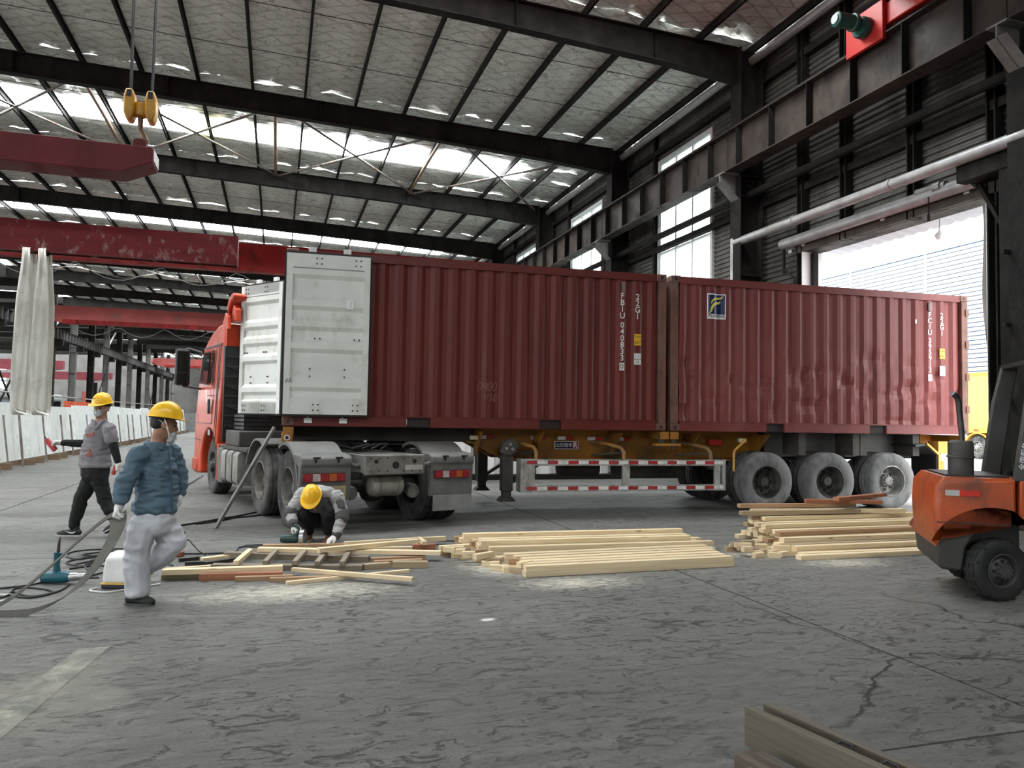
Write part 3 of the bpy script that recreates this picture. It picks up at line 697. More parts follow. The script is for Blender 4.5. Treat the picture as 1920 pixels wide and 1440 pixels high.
    for za, zb in ((2.52, 2.61), (2.425, 2.51)): MB().box(x2 - .065, x2 + .055, yp - .006, yp - .003, za - CB, zb - CB).build('class_plate', WHITE, c)
    text('class_text', '1 C', .075, BLACK, c, (x2 - .005, yp - .007, 2.565 - CB), lift=.001); text('class_text', '33', .07, BLACK, c, (x2 - .005, yp - .007, 2.467 - CB), lift=.001)
    MB().box(x1 - .025, x1 + .045, f(x1) - .02, f(x1), 3.60 - CB, 3.78 - CB).build('ventilator', mat('vent_grey', (.23, .13, .11), .6), c, bevel=.006)
    MB().box(x1 - .045, x1 - .025, f(x1) - .02, f(x1) + .002, 3.62 - CB, 3.76 - CB).build('vent_opening', BLACK, c)
    return c, f
c1, f1 = container('maroon container with open white lined doors, nearest the lorry cab', 'containers on the trailer', 0.0, C1, 'FBIU 0408330', '22G1', 5.28, False, True)
dn = cont_door(c1, 'door', 1, ''); dn.location = (.01, -.075, 0)
MB().box(.86, .96, -.0605, -.058, 1.72, 1.84).build('paper_notice', mat('notice_paper', (.85, .86, .86), .6), dn)
for k in range(3): MB().box(.885 + .01 * k, .935, -.0612, -.0606, 1.745 + .032 * k, 1.751 + .032 * k).build('notice_line', mat('faint_ink', (.25, .25, .25), .7), dn)
MB().tube([(.03, -.0595, .62), (.05, -.0595, .68), (.07, -.0595, .62), (.09, -.0595, .69), (.11, -.0595, .62)], .006, 5).build('pen_mark', BLACK, dn)
df = cont_door(c1, 'door', -1, ''); df.location = (-.10, CW_ - .02, 0); df.rotation_euler = (0, 0, R(127) - TRA)
# chalked note on the side
def ell(cx, cz, rx, rz, sk=.25, n=14): return [(cx + rx * math.cos(t) + sk * rz * math.sin(t), cz + rz * math.sin(t)) for t in [2 * math.pi * i / n for i in range(n + 1)]]
CHALK = mat('chalk', (.34, .20, .18), .9)
ch_ = MB()
for st in (ell(2.93, .65, .03, .065), ell(3.01, .67, .026, .03), [(3.035, .69), (3.03, .57)], ell(3.085, .65, .028, .065), ell(3.165, .65, .028, .065), [(2.99, .44), (3.0, .52), (3.035, .42), (3.06, .53)], [(3.12, .53), (3.09, .49), (3.12, .47), (3.08, .43), (3.12, .41)], ell(3.17, .47, .022, .055)):
    ch_.tube([(x, f1(x) - .002, z) for x, z in st], .0035, 4)
ch_.build('chalk_note', CHALK, c1)
c2, f2 = container('faded red container with dented side, at the lorry door', 'containers on the trailer', CL + .082, C2, 'FCIU 3959133', '22G1', 5.22, True, False)
# the leasing company's sticker: navy square, yellow double swoosh, name below
U1 = [(.14, .60), (.17, .70), (.26, .79), (.42, .85), (.62, .86), (.80, .87), (.93, .95), (.86, .83), (.74, .79), (.55, .775), (.38, .75), (.27, .70), (.20, .62)]
U2 = [(.04, .22), (.11, .33), (.15, .47), (.24, .58), (.40, .66), (.60, .68), (.72, .69), (.78, .74), (.76, .66), (.70, .60), (.52, .58), (.38, .53), (.28, .44), (.22, .33), (.13, .24)]
def logo(u, v):
    if u < .045 or u > .955 or v < .035 or v > .965: return 0
    if v < .20: return 0
    u2 = (u - .045) / .91
    return 2 if inpoly(u2, v, U1) or inpoly(u2, v, U2) else 1
LX0, LZ0 = .69, 3.25 - CB
raster('leasing_sticker', LX0, LZ0, .34, .43, 60, 72, logo, [mat('sticker_white', (.82, .83, .84), .4), mat('sticker_navy', (.008, .018, .085), .35), mat('sticker_yellow', (.75, .68, .10), .4)], c2, f2)
text('sticker_name', 'FLORENS', .074, BLACK, c2, (LX0 + .17, f2(LX0 + .17) - .006, LZ0 + .05), bold=.002, fy=lambda x: f2(x) - .005)
MB().box(4.9, 4.93, f2(4.915) - .004, f2(4.915) - .002, 2.02, 2.09).build('small_label', WHITE, c2)
# ------------------------------------------------------------------ wheels
def wheel(par, loc, rad, wid, side, tyre=RUBBER, rim=None, kind='deep', rimlabel=None):
    """axis along local y, outer face towards side*y"""
    t = thing('wheel', None, None); t.parent = par; t.location = loc
    h = wid / 2; rr = rad * .545
    prof = [(rr, -h*.86), (rr*1.08, -h*.98), (rad*.80, -h), (rad*.93, -h*.95), (rad*.985, -h*.80)]
    for g in (-.52, 0, .52): prof += [(rad, h*(g-.12)), (rad*.972, h*(g-.09)), (rad*.972, h*(g+.09)), (rad, h*(g+.12))]
    prof += [(rad*.985, h*.80), (rad*.95, h*.93), (rad*.90, h*.965), (rad*.885, h*.985), (rad*.80, h), (rr*1.2, h*.99), (rr*1.08, h*.97), (rr, h*.86)]
    MB().lathe(prof, (0, 0, 0), (0, 1, 0), 44, close=True).build('tyre', tyre, t, smooth=40)
    rm = rim or mat('steel_rim', (.075, .072, .068), .5, .5, .3, 8, .1, 20, (.19, .18, .16), .5, 5)
    s = side
    if kind == 'deep': pr = [(rr, .86), (rr*1.03, .96), (rr*.97, .99), (rr*.93, .84), (rr*.86, .2), (rr*.80, -.25), (rr*.72, -.32), (rr*.42, -.30), (rr*.40, .05), (rr*.30, .12), (rr*.28, .42), (.001, .46)]
    else: pr = [(rr, .86), (rr*1.03, .96), (rr*.97, .99), (rr*.93, .84), (rr*.90, .35), (rr*.78, .55), (rr*.60, .78), (rr*.42, .82), (rr*.38, 1.0), (rr*.30, 1.3), (.001, 1.32)]
    r_ = MB().lathe([(a, s * b * h) for a, b in pr], (0, 0, 0), (0, 1, 0), 36, cap=False).build('rim', rm, t, smooth=40)
    for k in range(8):
        a = k * math.pi / 4; q = rr * .58; yy = (-.30 if kind == 'deep' else .80) * h * s
        MB().cyl((q * math.cos(a), yy, q * math.sin(a)), (q * math.cos(a), yy + s * .012, q * math.sin(a)), rr * .10, n=10).build('hand_hole', BLACK, r_)
    lug = MB()
    for k in range(10):
        a = k * math.pi / 5 + .2; q = rr * .36; yy = (.02 if kind == 'deep' else .9) * h * s
        lug.cyl((q * math.cos(a), yy, q * math.sin(a)), (q * math.cos(a), yy + s * .04, q * math.sin(a)), .014, n=6)
    lug.build('lug_nuts', rm, r_)['kind'] = 'stuff'
    return t
# ------------------------------------------------------------------ the trailer
OCHRE = mat('trailer_ochre', (.36, .155, .018), .5, 0, .14, 1.5, .05, 12, (.10, .06, .03), .42, 2.2)
CHAS = mat('chassis_grime', (.052, .048, .042), .65, .1, .3, 3, .1, 15, (.10, .09, .075), .5)
tr = thing('skeletal_trailer', 'ochre skeletal trailer carrying the two red containers', 'trailer', trl(0, 0, 0), TRA)
for y0 in (.70, 1.60):
    ya, yb = y0, y0 + .14
    MB().prism([(.12, 1.33), (3.0, 1.33), (3.0, 1.10), (2.85, 1.13), (.12, 1.15)], 'y', ya + .06, yb - .06).box(.12, 3.0, ya, yb, 1.31, 1.34).prism([(.12, 1.135), (2.86, 1.115), (2.86, 1.14), (.12, 1.16)], 'y', ya, yb).build('gooseneck_beam', CHAS, tr)
    MB().prism([(3.0, 1.33), (8.2, 1.33), (8.2, .86), (3.5, .84), (3.0, 1.10)], 'y', ya + .06, yb - .06).box(3.0, 8.2, ya, yb, 1.31, 1.34).prism([(2.86, 1.105), (3.0, 1.08), (3.5, .82), (8.2, .82), (8.2, .845), (3.52, .85), (3.0, 1.115), (2.86, 1.14)], 'y', ya - .01, yb + .01).build('main_beam', OCHRE, tr)
    MB().prism([(8.2, 1.33), (11.75, 1.33), (11.75, .92), (8.2, .86)], 'y', ya + .06, yb - .06).prism([(8.2, .82), (11.75, .88), (11.75, .92), (8.2, .86)], 'y', ya, yb).build('rear_beam', CHAS, tr)
    MB().prism([(11.75, 1.33), (12.3, 1.33), (12.3, 1.0), (11.75, .92)], 'y', ya, yb).build('tail_beam', mat('daylit_tail_ochre', (.62, .26, .03), .5, 0, .15), tr)  # brighter copy of the ochre, yard daylight put into its colour
for x in (8.75, 9.86, 10.02, 11.15):
    MB().box(x - .07, x + .07, .15, 2.29, .95, 1.33).build('cross_outrigger', CHAS, tr)
for y in (.62, 1.78): MB().box(8.3, 11.6, y, y + .04, .90, 1.34).build('frame_plate', mat('frame_grey', (.15, .145, .135), .6, .1, .15), tr)
for x, nm in ((.02, 'front'), (5.98, 'mid'), (6.16, 'mid'), (12.0, 'rear')):
    MB().box(x, x + .15, .03, CW_ - .03, 1.21, 1.335).build('bolster', OCHRE, tr, bevel=.006)
for y in (0, CW_ - .16): MB().box(0.0, .16, y, y + .16, 1.10, 1.25).build('twist_lock_box', OCHRE, tr, bevel=.008)
MB().cyl((.08, -.012, 1.18), (.08, .01, 1.18), .042, n=16).build('lock_disc', WHITE, tr)
MB().cyl((.08, -.016, 1.18), (.08, .01, 1.18), .025, n=16).build('lock_pin', BLACK, tr)
for x in (6.0, 6.22):
    for y in (.05, CW_ - .1): MB().box(x - .03, x + .05, y, y + .06, 1.14, 1.30).cyl((x, y + .03, 1.06), (x, y + .03, 1.16), .03, n=8).build('twist_lock', CHAS, tr)
MB().box(5.9, 6.35, .03, .16, 1.10, 1.14).build('lock_shelf', OCHRE, tr)
for x in (3.0, 4.0, 5.35, 6.75, 8.1): MB().prism([(.15, 1.30), (.72, 1.30), (.72, .88), (.6, .9)], 'x', x - .015, x + .015).build('web_gusset', OCHRE, tr)
GBR = mat('bracket_ochre', (.38, .19, .05), .5, 0, .15, 3, 0, 10, GRIME, .4)
for x in (3.86, 5.35, 6.92):
    MB().tube([(x - .32, .68, 1.14), (x - .18, .4, 1.12), (x - .02, .14, 1.06), (x, .08, .99), (x, .07, .86)], .032, 8).build('guard_bracket', GBR, tr, smooth=60)
    MB().bar((x - .3, .66, .92), (x - .02, .14, .98), .04, .03).build('guard_stay', CHAS, tr)
sg = thing('side_guard', None, None); sg.parent = tr
ALU = mat('dirty_white_metal', (.46, .45, .42), .5, .2, .12, 4, 0, 10, (.20, .19, .17), .45, 5)
for z in (.775, .365): MB().box(3.66, 7.17, .03, .075, z, z + .1).build('guard_rail', ALU, sg, bevel=.004)
for x0, x1 in ((3.66, 3.83), (5.32, 5.44), (6.98, 7.08), (7.12, 7.18)): MB().box(x0, x1, .028, .08, .36, .88).build('guard_post', ALU, sg)
MB().box(3.60, 3.66, .03, .30, .36, .88).build('guard_end', ALU, sg)
RTAPE = mat('red_tape', (.42, .03, .035), .35, 0, .15, 8, 0, 10, (.2, .08, .07), .3, 9); WTAPE = mat('white_tape', (.82, .81, .77), .35, 0, .1, 8, 0, 10, (.45, .43, .4), .25, 9)
for zz in (.795, .385):
    for k in range(20):
        x = 3.70 + k * .172
        MB().box(x, x + .165, .0265, .029, zz + .005, zz + .06).build('reflective_strip', RTAPE if k % 2 == 0 else WTAPE, sg)
for x in (3.05, 3.95, 4.42, 4.95, 5.47):
    z = 1.20 - (x - 3) * .004
    MB().box(x, x + .14, .69, .698, z - .03, z + .03).build('white_reflector', mat('clean_white', (.8, .8, .78), .3), tr)
    MB().box(x + .145, x + .27, .69, .698, z - .03, z + .03).build('red_reflector', mat('clean_red', (.5, .03, .02), .3), tr)
for x, yy in ((2.86, .4), (7.6, .3)):
    MB().box(x, x + .14, yy, yy + .07, 1.16, 1.23).build('marker_lamp', mat('marker_lens', (.75, .68, .5), .3), tr, bevel=.008)
MB().box(7.2, 7.45, .62, .70, 1.10, 1.2).build('red_reflector', mat('clean_red', (.5, .03, .02), .3), tr)
sb = MB().box(4.36, 4.79, .684, .70, 1.01, 1.145).build('maker_plate', mat('sticker_white', (.82, .83, .84)), tr)
MB().box(4.372, 4.778, .681, .684, 1.022, 1.133).build('plate_field', mat('plate_navy', (.012, .014, .07), .4), sb)
MB().box(4.675, 4.778, .6795, .681, 1.022, 1.133).build('plate_red', mat('plate_red', (.30, .02, .03), .4), sb)
text('plate_writing', '山东瑞丰', .078, WHITE, sb, (4.525, .680, 1.075), bold=.001, spacing=.95); text('plate_letter', 'R', .125, WHITE, sb, (4.725, .6785, 1.078), bold=.006)
lg = thing('landing_gear', None, None); lg.parent = tr
for y in (.22, 2.02):
    MB().box(3.35, 3.53, y, y + .17, .36, 1.15).box(3.37, 3.51, y + .02, y + .15, .22, .36).prism([(3.30, .2), (3.58, .2), (3.52, .27), (3.36, .27)], 'y', y - .03, y + .2).build('landing_leg', CHAS, lg, bevel=.008)
    MB().prism([(3.30, .98), (3.38, 1.16), (3.52, 1.20), (3.60, 1.10), (3.56, .98), (3.44, .92)], 'y', y - .05, y).build('gear_box', CHAS, lg)
    for x, z in ((3.40, 1.04), (3.46, 1.10), (3.50, 1.03)): MB().cyl((x, y - .07, z), (x, y - .05, z), .028, n=10).build('gear_cap', GALV, lg)
    MB().bar((3.53, y + .08, .5), (4.2, y + .4, .85), .05, .05).build('leg_brace', CHAS, lg)
MB().cyl((3.44, .3, .95), (3.44, 2.1, .95), .025, n=8).build('cross_shaft', CHAS, lg)
for x0, x1, y in ((5.5, 6.85, .95), (4.6, 5.4, 1.3)):
    MB().lathe([(.02, 0), (.14, .03), (.165, .1), (.165, x1 - x0 - .1), (.14, x1 - x0 - .03), (.02, x1 - x0)], (x0, y, .66), (1, 0, 0), 20).build('air_tank', CHAS, tr, smooth=50)
MB().box(3.7, 7.1, .5, 2.0, .80, .82).build('under_tray', CHAS, tr)
RIMD = mat('dark_rim', (.05, .048, .046), .5, .4, .3, 8, .1, 20, (.14, .135, .125), .5, 5); RIML = mat('lit_rim', (.30, .29, .27), .5, .4, .2, 8, 0, 10, (.16, .15, .14), .4, 5)  # paler rim copy has the door daylight put into its colour
for i, x in enumerate((7.98, 9.24, 10.52)):
    MB().cyl((x, .35, .5), (x, 2.1, .5), .075, n=12).build('axle', CHAS, tr, smooth=40)
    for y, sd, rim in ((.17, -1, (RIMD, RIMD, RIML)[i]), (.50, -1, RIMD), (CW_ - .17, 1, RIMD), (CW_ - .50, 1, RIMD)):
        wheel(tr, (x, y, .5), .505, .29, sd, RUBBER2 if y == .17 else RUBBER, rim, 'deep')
    for y in (.80, 1.58): MB().prism([(x - .5, .78), (x - .2, .60), (x + .2, .60), (x + .5, .78), (x + .5, .83), (x + .2, .66), (x - .2, .66), (x - .5, .83)], 'y', y, y + .09).build('leaf_spring', CHAS, tr)
for x in (7.35, 8.6, 9.87, 11.15):
    for y in (.78, 1.56): MB().prism([(x - .14, .95), (x + .14, .95), (x + .06, .66), (x - .06, .66)], 'y', y, y + .12).build('spring_hanger', CHAS, tr)
BRT = mat('bright_ochre', (.66, .33, .05), .5, 0, .12, 3)
MB().tube([(7.62, .12, 1.22), (7.55, .10, 1.17), (7.38, .09, 1.03), (7.36, .08, .98), (7.36, .08, .68)], .02, 6).build('mudguard_stay', BRT, tr)
MB().prism([(11.02, 1.16), (11.25, 1.18), (11.50, .98), (11.50, .55), (11.47, .55), (11.47, .97), (11.24, 1.14), (11.02, 1.12)], 'y', .02, .62).build('mudguard', BLACK, tr)
MB().prism([(11.25, 1.20), (11.54, .99), (11.54, .5), (11.50, .5), (11.50, .97), (11.25, 1.16)], 'y', -.01, .03).build('mudguard_edge', BRT, tr)
MB().box(11.6, 12.2, .1, .35, 1.0, 1.22).box(12.1, 12.25, .05, 2.39, .48, .60).box(12.12, 12.22, .6, .7, .6, 1.0).box(12.12, 12.22, 1.7, 1.8, .6, 1.0).build('rear_bumper', BRT, tr)
for y in (.12, 2.0): MB().box(12.2, 12.28, y, y + .3, .74, .86).build('tail_lamp', mat('lamp_red', (.45, .03, .03), .3), tr)
MB().box(11.7, 11.95, .15, .45, .86, 1.02).build('tool_box', WHITE, tr, bevel=.01)
# ------------------------------------------------------------------ the tractor lorry (local x forward, y left)
CABR = mat('cab_orange_red', (.50, .048, .012), .32, 0, .10, 1.2, 0, 10, (.30, .05, .02), .25, 3, coat=.2)
GREYM = mat('grey_mudguard', (.115, .115, .108), .55, 0, .12, 2.5, .08, 18, (.17, .167, .155), .45, 3)
FRM = mat('frame_dust_grey', (.19, .186, .17), .6, .1, .18, 4, .08, 20, (.12, .115, .10), .4, 4)
TX, TY, TA = 1.33, 11.02, R(105.8)
tk = thing('tractor_lorry', 'orange red tractor lorry turned away under the container trailer', 'lorry', (TX, TY, 0), TA)
for s in (1, -1):
    MB().box(-.78, 6.0, s * .40 - .04, s * .40 + .04, .76, .99).build('frame_rail', FRM, tk)
rc = MB().box(-.82, -.74, -.44, .44, .73, 1.0).build('rear_crossmember', FRM, tk, bevel=.02)
for y, z, r_ in ((0, .86, .05), (.28, .91, .03), (-.28, .91, .03)): MB().cyl((-.823, y, z), (-.81, y, z), r_, n=14).build('crossmember_hole', BLACK, rc)
for k in range(7):
    for z in (.78, .95):
        if k != 3: MB().cyl((-.823, -.36 + .12 * k, z), (-.81, -.36 + .12 * k, z), .011, n=8).build('bolt_hole', BLACK, rc)
MB().box(-.824, -.82, -.40, -.14, .79, .86).build('chassis_plate', mat('plate_grey', (.38, .37, .34), .5), rc)
MB().box(-.74, -.1, -.36, .36, .985, 1.0).build('frame_deck', CHAS, tk)
fw_ = MB()
fw_.lathe([(.001, 1.13), (.42, 1.13), (.46, 1.10), (.46, 1.03), (.30, 1.0)], (1.55, 0, 0), (0, 0, 1), 28).box(.95, 1.5, -.3, -.08, 1.04, 1.1).box(.95, 1.5, .08, .3, 1.04, 1.1)
fw_.build('fifth_wheel', CHAS, tk, smooth=40)
MB().box(1.2, 1.9, -.42, .42, .98, 1.04).build('fifth_wheel_base', CHAS, tk)
TRIM = mat('drive_rim', (.20, .19, .17), .5, .5, .2, 8, 0, 10, (.10, .09, .08), .5, 5)
for x in (0.0, 1.42):
    MB().cyl((x, -.95, .52), (x, .95, .52), .09, n=12).lathe([(.02, -.2), (.2, -.12), (.24, 0), (.2, .12), (.02, .2)], (x, 0, .52), (0, 1, 0), 16).build('axle', CHAS, tk, smooth=40)
    for s in (1, -1):
        wheel(tk, (x, s * 1.06, .52), .525, .29, s, RUBBER, TRIM, 'deep'); wheel(tk, (x, s * .73, .52), .525, .29, s, RUBBER, RIMD, 'deep')
MB().cyl((4.97, -.9, .52), (4.97, .9, .52), .07, n=12).build('front_axle', CHAS, tk)
for s in (1, -1): wheel(tk, (4.97, s * 1.0, .52), .525, .30, s, RUBBER, RIMD, 'dish')
def arc(cx, cz, r, a0, a1, n=12): return [(cx + r * math.cos(R(a0 + (a1 - a0) * i / n)), cz + r * math.sin(R(a0 + (a1 - a0) * i / n))) for i in range(n + 1)]
for s in (1, -1):
    y0, y1 = (.60, 1.26) if s > 0 else (-1.26, -.60)
    o_ = arc(0, .52, .63, 62, 168); i_ = arc(0, .52, .585, 168, 62)
    # arch over the tyre, square box behind it, hanging flap
    MB().prism(o_ + [(-.64, .55), (-.60, .55)] + i_, 'y', y0, y1).build('mudguard', GREYM, tk, smooth=40)
    pts = [(-.40, 1.02), (-.66, 1.0), (-.74, .96), (-.76, .88), (-.72, .84), (-.70, .40), (-.62, .40), (-.60, .84), (-.40, .92)]
    mg = MB().prism(pts, 'y', y0 - (.02 if s > 0 else .0), y1 + (.0 if s > 0 else .02)).build('mudguard_back', GREYM, tk, bevel=.02)
    MB().box(-.73, -.70, y0 + .02, y1 - .02, .20, .42).build('mud_flap', mat('flap_grey', (.23, .23, .22), .6, 0, .1, 3, 0, 10, (.31, .31, .30), .5, 3), tk, bevel=.006)
    for q in (.18, .48): MB().box(-.745, -.735, y0 + q - .07, y0 + q + .03, .955, .975).box(-.755, -.735, y0 + q - .02, y0 + q + .01, .90, .96).build('clamp', BLACK, mg)
    tl = MB().box(-.76, -.72, y0 + .08, y1 - .02, .66, .77).build('tail_light', mat('lamp_body', (.10, .012, .012), .3), tk, bevel=.008)
    n = 5; cols = ('red', 'orange', 'red', 'clear', 'red')
    for k in range(n):
        ya = y0 + .09 + k * (y1 - y0 - .12) / n; yb = ya + (y1 - y0 - .12) / n - .008
        cc = {'red': (.30, .02, .03), 'orange': (.42, .10, .03), 'clear': (.45, .38, .38)}[cols[k]]
        MB().box(-.768, -.758, ya, yb, .668, .762).build('lens', mat('lens_' + cols[k], cc, .2, 0, .15, 20), tl)
    MB().tube([(-.6, s * .42, .86), (-.66, s * .48, .84), (-.68, s * .56, .86), (-.66, s * .63, .90)], .03, 8).build('guard_arm', GREYM, tk, smooth=60)
    # forward half guard above the first drive axle
    MB().prism(arc(1.42, .52, .63, 20, 118) + arc(1.42, .52, .60, 118, 20), 'y', y0, y1).build('mudguard', GREYM, tk, smooth=40)
lp = MB().box(-.735, -.72, .66, 1.10, .42, .60).build('number_plate', mat('plate_frame', (.35, .31, .15), .5), tk)
MB().box(-.738, -.735, .69, 1.07, .44, .58).build('plate_face', mat('plate_tan', (.30, .22, .16), .5), lp)
at = thing('air_tank', None, None); at.parent = tk
MB().lathe([(.02, -.26), (.10, -.25), (.145, -.21), (.15, -.18), (.15, .18), (.145, .21), (.10, .25), (.02, .26)], (-.52, .02, .57), (0, 1, 0), 24).build('tank_shell', mat('silver_tank', (.36, .35, .31), .4, .4, .12, 4, 0, 10, (.2, .19, .16), .4, 4), at, smooth=40)
for y in (-.12, .14): MB().lathe([(.153, -.015), (.158, -.012), (.158, .012), (.153, .015)], (-.52, y, .57), (0, 1, 0), 24).build('strap', FRM, at)
for y in (.50, -.42): MB().lathe([(.02, 0), (.09, .01), (.10, .04), (.10, .08), (.085, .1), (.085, .2), (.03, .22)], (-.52, y, .46), (1, 0, .2), 20).build('brake_chamber', FRM, tk, smooth=40)
for k in range(4): MB().tube([(-.3 + .1 * k, .1 * k, 1.05), (-.1, -.2 + .1 * k, 1.12), (.4, .1, 1.02), (.9, .3 - .1 * k, 1.1)], .014, 6).build('air_line', BLACK, tk)
MB().tube([(2.6, .2, 1.15), (2.3, .5, 1.45), (2.0, .3, 1.25), (1.6, .2, 1.28)], .018, 6).build('coiled_hose', BLACK, tk)
# fuel tank, step box, chassis-side clutter
ft = thing('fuel_tank', None, None); ft.parent = tk
pr = []
for a, (cy, cz) in zip((0, 90, 180, 270), ((1.16, .80), (.80, .80), (.80, .42), (1.16, .42))):
    pr += [(cy + .09 * math.cos(R(a + t)), cz + .09 * math.sin(R(a + t))) for t in (0, 22, 45, 67, 90)]
MB().prism(pr, 'x', 2.60, 3.80).build('tank_shell', mat('tank_metal', (.30, .29, .265), .45, .35, .12, 3, 0, 10, (.19, .185, .165), .45, 3), ft, smooth=30)
for x in (2.95, 3.40): MB().prism([((y - .98) * 1.02 + .98, (z - .61) * 1.03 + .61) for y, z in pr], 'x', x, x + .06).build('strap', BLACK, ft, smooth=30)
MB().cyl((2.75, .95, .88), (2.75, .95, .94), .05, n=12).build('filler_cap', BLACK, ft)
MB().box(3.85, 4.20, .70, 1.22, .28, .90).build('step_box', mat('step_grey', (.13, .128, .12), .6, 0, .15), tk, bevel=.02)
MB().box(4.20, 4.27, .75, 1.225, .30, .96).build('side_fairing', CABR, tk, bevel=.015)
MB().box(2.2, 4.25, .55, 1.2, .90, .95).build('chassis_step', CHAS, tk)
MB().box(3.1, 4.1, .3, 1.12, .95, 1.22).build('battery_box', mat('dark_grey_box', (.06, .058, .055), .6, 0, .2), tk, bevel=.02)
for k in range(4): MB().box(3.3, 4.0, .35, 1.0, 1.24 + .07 * k, 1.29 + .07 * k).build('catwalk_slat', BLACK, tk)
# the cab
cab = thing('cab', None, None); cab.parent = tk; cab.location = (.42, 0, 0)
side = [(3.92, .98), (3.92, 3.12), (4.02, 3.20), (4.55, 3.18), (4.95, 3.10), (5.30, 2.97), (5.52, 2.84), (5.66, 2.68), (5.74, 2.45), (5.86, 1.55), (5.92, 1.1), (5.95, .60), (5.93, .33), (5.72, .31)]
side += [(5.24, .34)] + arc(4.55, .52, .70, -8, 152, 16)
mb = MB(); n = len(side)
def inset(z): return max(0, (z - 2.2)) * .11
ring = lambda y_: [(x, math.copysign(abs(y_) - inset(z), y_), z) for x, z in side]
L_, Rr = ring(1.235), ring(-1.235)
mb.add(L_ + Rr, [tuple(range(n)), tuple(range(2 * n - 1, n - 1, -1))] + [(i, (i + 1) % n, n + (i + 1) % n, n + i) for i in range(n)])
cb = mb.build('cab_shell', CABR, cab, bevel=.045)
cb.modifiers['bevel'].segments = 3
def onside(x, z, d=.004): return (x, 1.235 - inset(z) + d, z)
def patch_side(name, poly, m, d=.006, par=cab): return MB().add([onside(x, z, d) for x, z in poly], [tuple(range(len(poly)))]).build(name, m, par)
DGL = mat('cab_glass', (.012, .016, .014), .05, 0, .1, spec=.8)
patch_side('side_window', [(4.88, 2.06), (5.62, 2.10), (5.56, 2.62), (5.46, 2.72), (4.92, 2.72)], DGL)
patch_side('quarter_window', [(4.50, 2.08), (4.74, 2.08), (4.74, 2.72), (4.56, 2.72)], DGL)
def seam(pts, w_=.012, name='door_seam'):
    mb = MB()
    for p, q in zip(pts, pts[1:]): mb.bar(onside(*p), onside(*q), w_, .008, (0, 1, 0))
    return mb.build(name, BLACK, cab)
seam([(3.98, 2.80), (5.58, 2.80)], .03, 'roof_seam'); seam([(4.36, 2.76), (4.36, 1.32), (5.86, 1.32)]); seam([(4.36, 1.85), (4.8, 1.85)]); seam([(5.25, .98), (5.86, 1.0)])
seam([(4.14, 2.80), (4.14, 1.0)], .035, 'fairing_gap'); seam([(4.02, 2.80), (4.02, .98)], .02, 'fairing_gap')
MB().box(4.52, 4.62, 1.235, 1.27, 1.50, 1.78).build('door_handle', BLACK, cab, bevel=.01)
patch_side('side_label', [(4.78, 1.74), (4.90, 2.0), (4.96, 1.96), (4.84, 1.70)], WHITE)
patch_side('side_label', [(4.42, 1.10), (4.62, 1.10), (4.62, 1.20), (4.42, 1.20)], mat('plate_grey', (.38, .37, .34), .5))
MB().box(5.55, 5.95, 1.20, 1.262, .36, .62).build('bumper_corner', CABR, cab, bevel=.03)
MB().box(5.955, 5.97, -1.0, 1.0, .7, 1.5).build('grille', BLACK, cab)
MB().add([(5.752, 1.0, 2.5), (5.752, -1.0, 2.5), (5.87, -1.08, 1.62), (5.87, 1.08, 1.62)], [(0, 1, 2, 3)]).build('windscreen', DGL, cab)
for s in (1, -1): MB().box(5.9, 5.96, s * .95 - .15, s * .95 + .15, .62, .82).build('headlight', mat('lamp_glass', (.6, .6, .6), .1), cab)
MB().box(3.80, 3.92, -1.15, 1.15, 1.0, 2.75).build('cab_back', BLACK, cab)
for k in range(9): MB().box(3.775, 3.80, .55, 1.12, 1.1 + .18 * k, 1.13 + .18 * k).build('back_grille_bar', mat('charcoal', (.03, .03, .03), .5), cab)
for k in range(8): MB().bar((3.77, .60 + (k % 2) * .25, 1.12 + .18 * k), (3.77, .85 - (k % 2) * .25 + .2, 1.28 + .18 * k), .02, .02).build('back_grille_brace', mat('charcoal', (.03, .03, .03)), cab)
MB().prism([(3.84, 2.75), (3.84, 3.16), (3.95, 3.18), (3.95, 2.75)], 'y', -1.1, 1.12).build('cab_back_top', CABR, cab)
for s in (1, -1):                                   # roof side fins and the raised deflector between them
    MB().prism([(3.72, 3.05), (3.80, 3.30), (3.98, 3.38), (4.16, 3.24), (4.2, 3.16)], 'y', s * 1.10 - .03, s * 1.10 + .03).build('roof_fin', CABR, cab, bevel=.012)
    MB().prism([(3.60, 3.20), (3.62, 3.42), (3.80, 3.52), (3.90, 3.40), (3.86, 3.20)], 'y', s * .98 - .05, s * .98 + .05).build('deflector_bracket', CABR, cab, bevel=.015)
MB().prism([(3.60, 3.68), (3.66, 3.72), (4.00, 3.66), (4.12, 3.50), (4.06, 3.36), (3.98, 3.44), (3.84, 3.56), (3.62, 3.60)], 'y', -1.08, 1.08).build('roof_deflector', CABR, cab, bevel=.03)
for s in (1, -1):
    mi = thing('wing_mirror', None, None); mi.parent = cab
    MB().tube([(5.6, s * 1.2, 2.72), (5.68, s * 1.45, 2.80), (5.68, s * 1.54, 2.76)], .03, 8).tube([(5.6, s * 1.2, 2.0), (5.68, s * 1.54, 2.06)], .025, 8).build('mirror_arm', BLACK, mi)
    MB().box(5.62, 5.76, s * 1.56 - .15, s * 1.56 + .13, 2.06, 2.80).build('mirror_housing', BLACK, mi, bevel=.05)
    for z0, z1 in ((2.35, 2.74), (2.10, 2.31)): MB().box(5.61, 5.62, s * 1.56 - .11, s * 1.56 + .10, z0, z1).build('mirror_glass', mat('mirror', (.10, .13, .11), .05, .9), mi)
